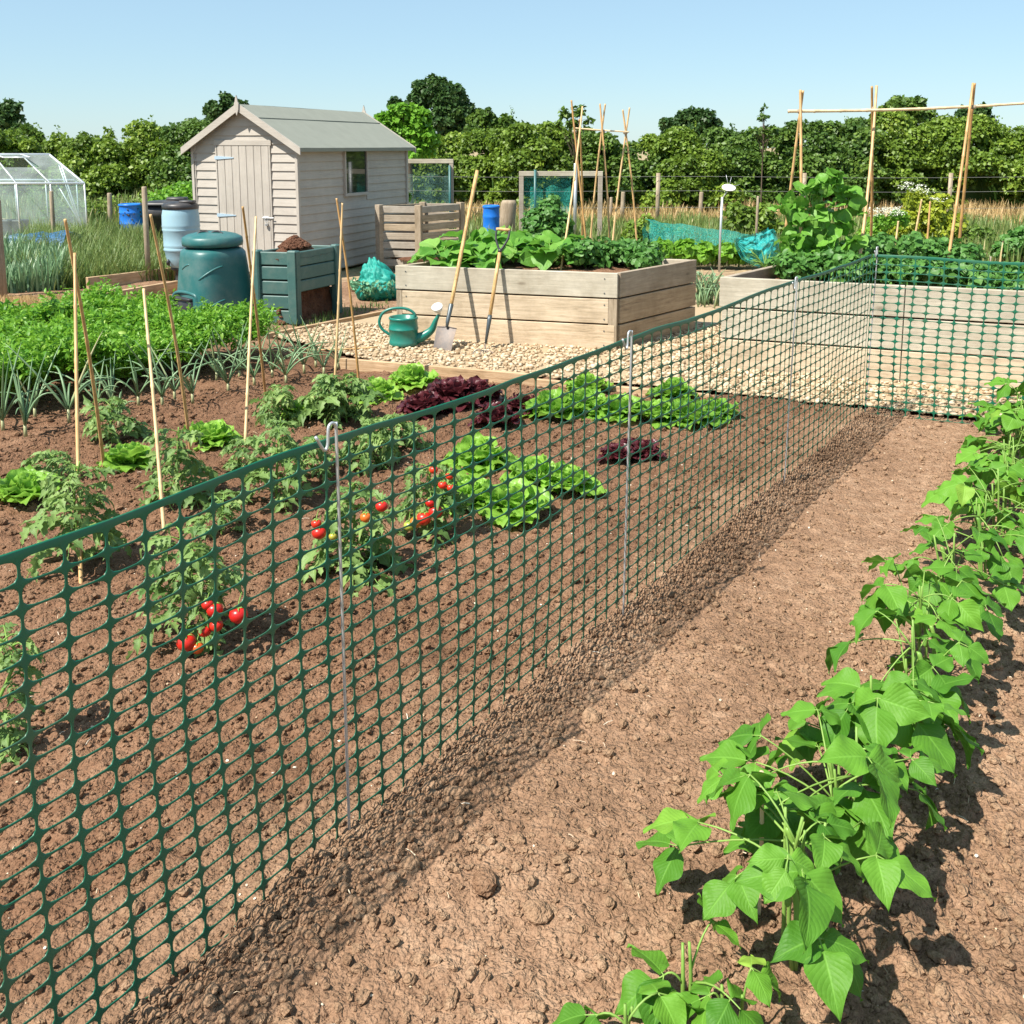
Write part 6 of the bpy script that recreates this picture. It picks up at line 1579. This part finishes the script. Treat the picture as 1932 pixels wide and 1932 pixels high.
# ============================================================ HEDGE, SHRUBS AND TREES
def hedge(label, u0, u1, tops, Y, mat, seed, n, size=.095, z0=0.0, name='hedge_shrub', depth=1.6, group='shrubs of the tall hedge'):
    r = np.random.RandomState(seed); p0 = PY(u0, 275, Y); p1 = PY(u1, 275, Y); W = p1[0] - p0[0]
    t = thing(name, label, 'hedge shrub', ((p0[0] + p1[0]) / 2, Y, 0), group=group); L = []
    nl = int(W * 30)
    for k in range(nl):
        s = r.rand(); top = ZAT(0, Y, np.interp(u0 + (u1 - u0) * s, np.linspace(u0, u1, len(tops)), tops)); zz = z0 + (top - z0 - .25) * r.rand() ** .75; rr_ = r.uniform(.16, .5) * (1.0 if r.rand() < .7 else .6)
        fr_ = 1 - (zz / max(top, 1)) ** 2 * .6
        y = Y - depth * .5 * fr_ * r.uniform(.2, 1.2) + (depth * .8 * r.rand() if zz > top * .6 else 0)
        L.append((p0[0] + W * s, y, min(zz, top - rr_ * .6), rr_, rr_ * .8, rr_ * .75))
    m = MB(); lump_leaves(m, L, n, size, r, CARD, shell=.75, vb=(.0, 1.0), up=.45, chaos=1.1)
    # wisps breaking the top line
    for k in range(int(W * .7)):
        s = r.rand(); top = ZAT(0, Y, np.interp(u0 + (u1 - u0) * s, np.linspace(u0, u1, len(tops)), tops)); q = np.array([p0[0] + W * s, Y + r.uniform(-.4, .4), top - .15]); hh = r.uniform(.12, .4); k_ = 16
        f = r.rand(k_); pts = q + np.c_[r.normal(0, .05, k_), r.normal(0, .05, k_), f * hh]; place(m, CARD[0], pts, rnd_dir(r, k_) + [0, 0, .8], rnd_dir(r, k_), size * .8 * r.uniform(.6, 1.1, k_), r.rand(k_))
    obj('foliage', m, M[mat], t)
    # dark green sheets standing in for the hedge's shaded depth, plus some stems
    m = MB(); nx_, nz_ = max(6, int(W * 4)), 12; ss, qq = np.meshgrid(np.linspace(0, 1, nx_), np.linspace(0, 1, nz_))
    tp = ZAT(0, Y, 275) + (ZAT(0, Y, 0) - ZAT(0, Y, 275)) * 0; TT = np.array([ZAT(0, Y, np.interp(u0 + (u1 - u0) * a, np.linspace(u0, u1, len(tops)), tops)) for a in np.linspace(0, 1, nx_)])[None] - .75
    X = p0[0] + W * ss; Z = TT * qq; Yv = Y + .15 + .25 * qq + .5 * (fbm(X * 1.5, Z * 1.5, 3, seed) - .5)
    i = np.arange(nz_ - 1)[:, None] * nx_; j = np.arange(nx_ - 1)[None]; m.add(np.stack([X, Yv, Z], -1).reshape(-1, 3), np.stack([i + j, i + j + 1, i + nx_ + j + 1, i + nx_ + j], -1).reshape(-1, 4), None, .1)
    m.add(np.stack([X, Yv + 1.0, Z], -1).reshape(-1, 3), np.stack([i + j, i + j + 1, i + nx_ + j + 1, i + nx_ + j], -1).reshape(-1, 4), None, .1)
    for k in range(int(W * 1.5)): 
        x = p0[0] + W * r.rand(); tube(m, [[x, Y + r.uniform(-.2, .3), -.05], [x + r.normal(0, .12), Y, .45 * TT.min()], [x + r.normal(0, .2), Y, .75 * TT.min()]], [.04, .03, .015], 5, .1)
    obj('shade_core_branches', m, M['hedged'], t)
HD = [(-90, 130, (262, 240, 252, 258), 27, 'hedge', 'left stretch of the hedge behind the greenhouse roof', 8500),
      (120, 330, (262, 236, 232, 228), 26, 'hedge', 'olive green stretch of hedge above the blue barrel', 9500),
      (310, 470, (228, 234, 236), 25, 'hedged', 'darker stretch of hedge just left of the shed roof', 7500),
      (690, 830, (300, 268, 255), 25.5, 'hedge', 'stretch of hedge right of the shed, beneath the bright tree', 7000),
      (815, 960, (258, 262, 246, 226), 26, 'hedge', 'yellowish stretch of hedge between the shed and the middle canes', 8500),
      (945, 1085, (226, 220, 228, 246), 25.2, 'hedge', 'high rounded stretch of hedge left of the middle cane wigwams', 8500),
      (1070, 1250, (246, 252, 250, 258), 26, 'hedged', 'dark lower stretch of hedge behind the middle cane wigwams', 9000),
      (1235, 1365, (256, 240, 262), 25.3, 'hedge', 'yellow-green stretch of hedge under the dark round tree', 7500),
      (1350, 1500, (256, 236, 240, 248), 26, 'hedged', 'stretch of hedge left of the first tall cane pair', 8500),
      (1485, 1650, (248, 224, 226, 236), 25.2, 'hedged', 'glossy stretch of hedge between the first two tall cane pairs', 9500),
      (1635, 1800, (214, 208, 214, 232), 26, 'hedge', 'tallest stretch of hedge between the last two cane pairs', 10500),
      (1785, 2010, (236, 226, 240, 236), 25.4, 'hedge', 'stretch of hedge running out of the right edge of the photo', 11500)]
for k, (a, b_, tops, Y, mat, lab, n) in enumerate(HD): hedge(lab, a, b_, [v - 7 for v in tops], Y, mat, 800 + k, int(n * 2.6), .095)
hedge('low grassy bank shrub just left of the shed, before the hedge', 300, 430, (345, 318, 300), 20.5, 'carrot', 850, 3800, .08, name='bank_shrub', depth=1.2, group=None)
hedge('low leafy bank between the blue barrel and the left hedge', 110, 320, (372, 366, 352), 21.5, 'hedge', 851, 3200, .08, name='bank_shrub', depth=1.0, group=None)

def tree(label, Y, lumps, mat, n, size, seed, trunk=None, name='tree', sparse=False, twig=False, sub=9):
    r = np.random.RandomState(seed); L = []
    for (u, v, rp) in lumps:
        c = PY(u, v, Y); R = rp * Y / FPX
        for k in range(sub):
            d = rnd_dir(r, 1)[0]; q = r.uniform(.55, .85); L.append((c[0] + d[0] * R * q, c[1] + d[1] * R * q * .8, c[2] + d[2] * R * q * .85, R * r.uniform(.25, .45), R * r.uniform(.25, .45), R * r.uniform(.22, .38)))
        if not sparse: L.append((c[0], c[1], c[2], R * .62, R * .6, R * .58))
    us = np.mean([l[0] for l in lumps]); base = np.array([PY(us, 275, Y)[0] if trunk is None else PY(trunk, 275, Y)[0], Y, 0])
    t = thing(name, label, 'tree', base); m = MB(); lump_leaves(m, L, n, size, r, CARD, shell=.55, vb=(0, 1), up=.4, chaos=.9); obj('crown', m, M[mat], t)
    m = MB(); cz_ = np.mean([l[2] for l in L]); top = np.array([base[0], Y, cz_]); hr = .02 if sparse else cz_ * .035 + .03
    tube(m, crv([base - [0, 0, .1], base + (top - base) * .5 + r.normal(0, .08, 3), top], 5), np.linspace(hr, hr * .5, 11), 8)
    for k in range(14 if not sparse else 26):
        l = L[r.randint(len(L))]; s_ = base + (top - base) * r.uniform(.55, 1); e = np.array(l[:3]); tube(m, bez(s_, (s_ + e) / 2 + [0, 0, .15], e, 6), np.linspace(hr * .4, hr * .08, 6), 5)
    obj('trunk', m, M['bark'], t)
tree('large dark tree beyond the hedge, right of the shed roof', 48, ((818, 172, 32), (850, 190, 36), (785, 200, 32), (872, 215, 30), (835, 225, 38), (800, 170, 20), (765, 215, 22), (885, 240, 26), (855, 258, 34), (745, 195, 14)), 'oak', 15000, .20, 21, 830)
tree('bright green leafy tree in front of the large dark one', 22, ((760, 215, 26), (735, 235, 24), (790, 230, 26), (770, 255, 34), (725, 262, 26), (805, 262, 26), (785, 285, 30), (720, 225, 12)), 'lime', 6200, .115, 22, 770, sub=12)
tree('dark tree at the far left edge of the sky', 40, ((5, 225, 34), (15, 205, 22), (-25, 240, 44), (30, 255, 28), (-5, 280, 40)), 'oak', 6500, .17, 23, 0)
tree('small tree beside the dark one at the left, behind the greenhouse', 36, ((52, 250, 16), (60, 268, 22), (45, 275, 20), (85, 282, 18)), 'hedged', 3800, .13, 24, 58)
tree('dark leafy tree peeping out above the front of the shed roof', 38, ((430, 195, 22), (450, 205, 20), (410, 215, 26), (440, 230, 30), (400, 235, 26), (465, 215, 12)), 'oak', 6000, .14, 25, 430)
tree('dark round-headed tree between the middle and right canes', 60, ((1290, 225, 26), (1320, 222, 26), (1345, 235, 18), (1265, 238, 20), (1305, 240, 30), (1280, 250, 28), (1335, 250, 24)), 'oak', 9000, .22, 26, 1305)
tree('rounded tree rising above the hedge between the right cane pairs', 34, ((1690, 205, 24), (1720, 200, 22), (1668, 225, 22), (1740, 220, 20), (1705, 228, 30), (1650, 240, 20), (1755, 240, 20)), 'hedged', 6500, .14, 27, 1700)
tree('small ragged tree above the hedge beside the right cane pair', 32, ((1820, 215, 14), (1850, 212, 16), (1835, 235, 20), (1865, 232, 14), (1812, 240, 16)), 'oak', 2600, .13, 28, 1835)
tree('spindly sapling with a thin crown behind the leftmost cane wigwam', 24, ((1065, 215, 10), (1095, 212, 12), (1078, 232, 12), (1110, 228, 8), (1055, 235, 7), (1090, 245, 10)), 'hedged', 420, .10, 29, 1085, sparse=True)
tree('wispy sapling sticking up from the hedge left of the tall cane pair', 24.5, ((1440, 225, 9), (1452, 248, 12), (1425, 252, 10), (1442, 205, 5), (1470, 250, 10)), 'hedged', 330, .09, 30, 1440, sparse=True)
tree('small grey-green tree crown behind the hedge right of the large dark tree', 34, ((920, 225, 22), (950, 235, 20), (900, 240, 22), (975, 244, 16), (935, 250, 26)), 'hedged', 3800, .14, 31, 930)
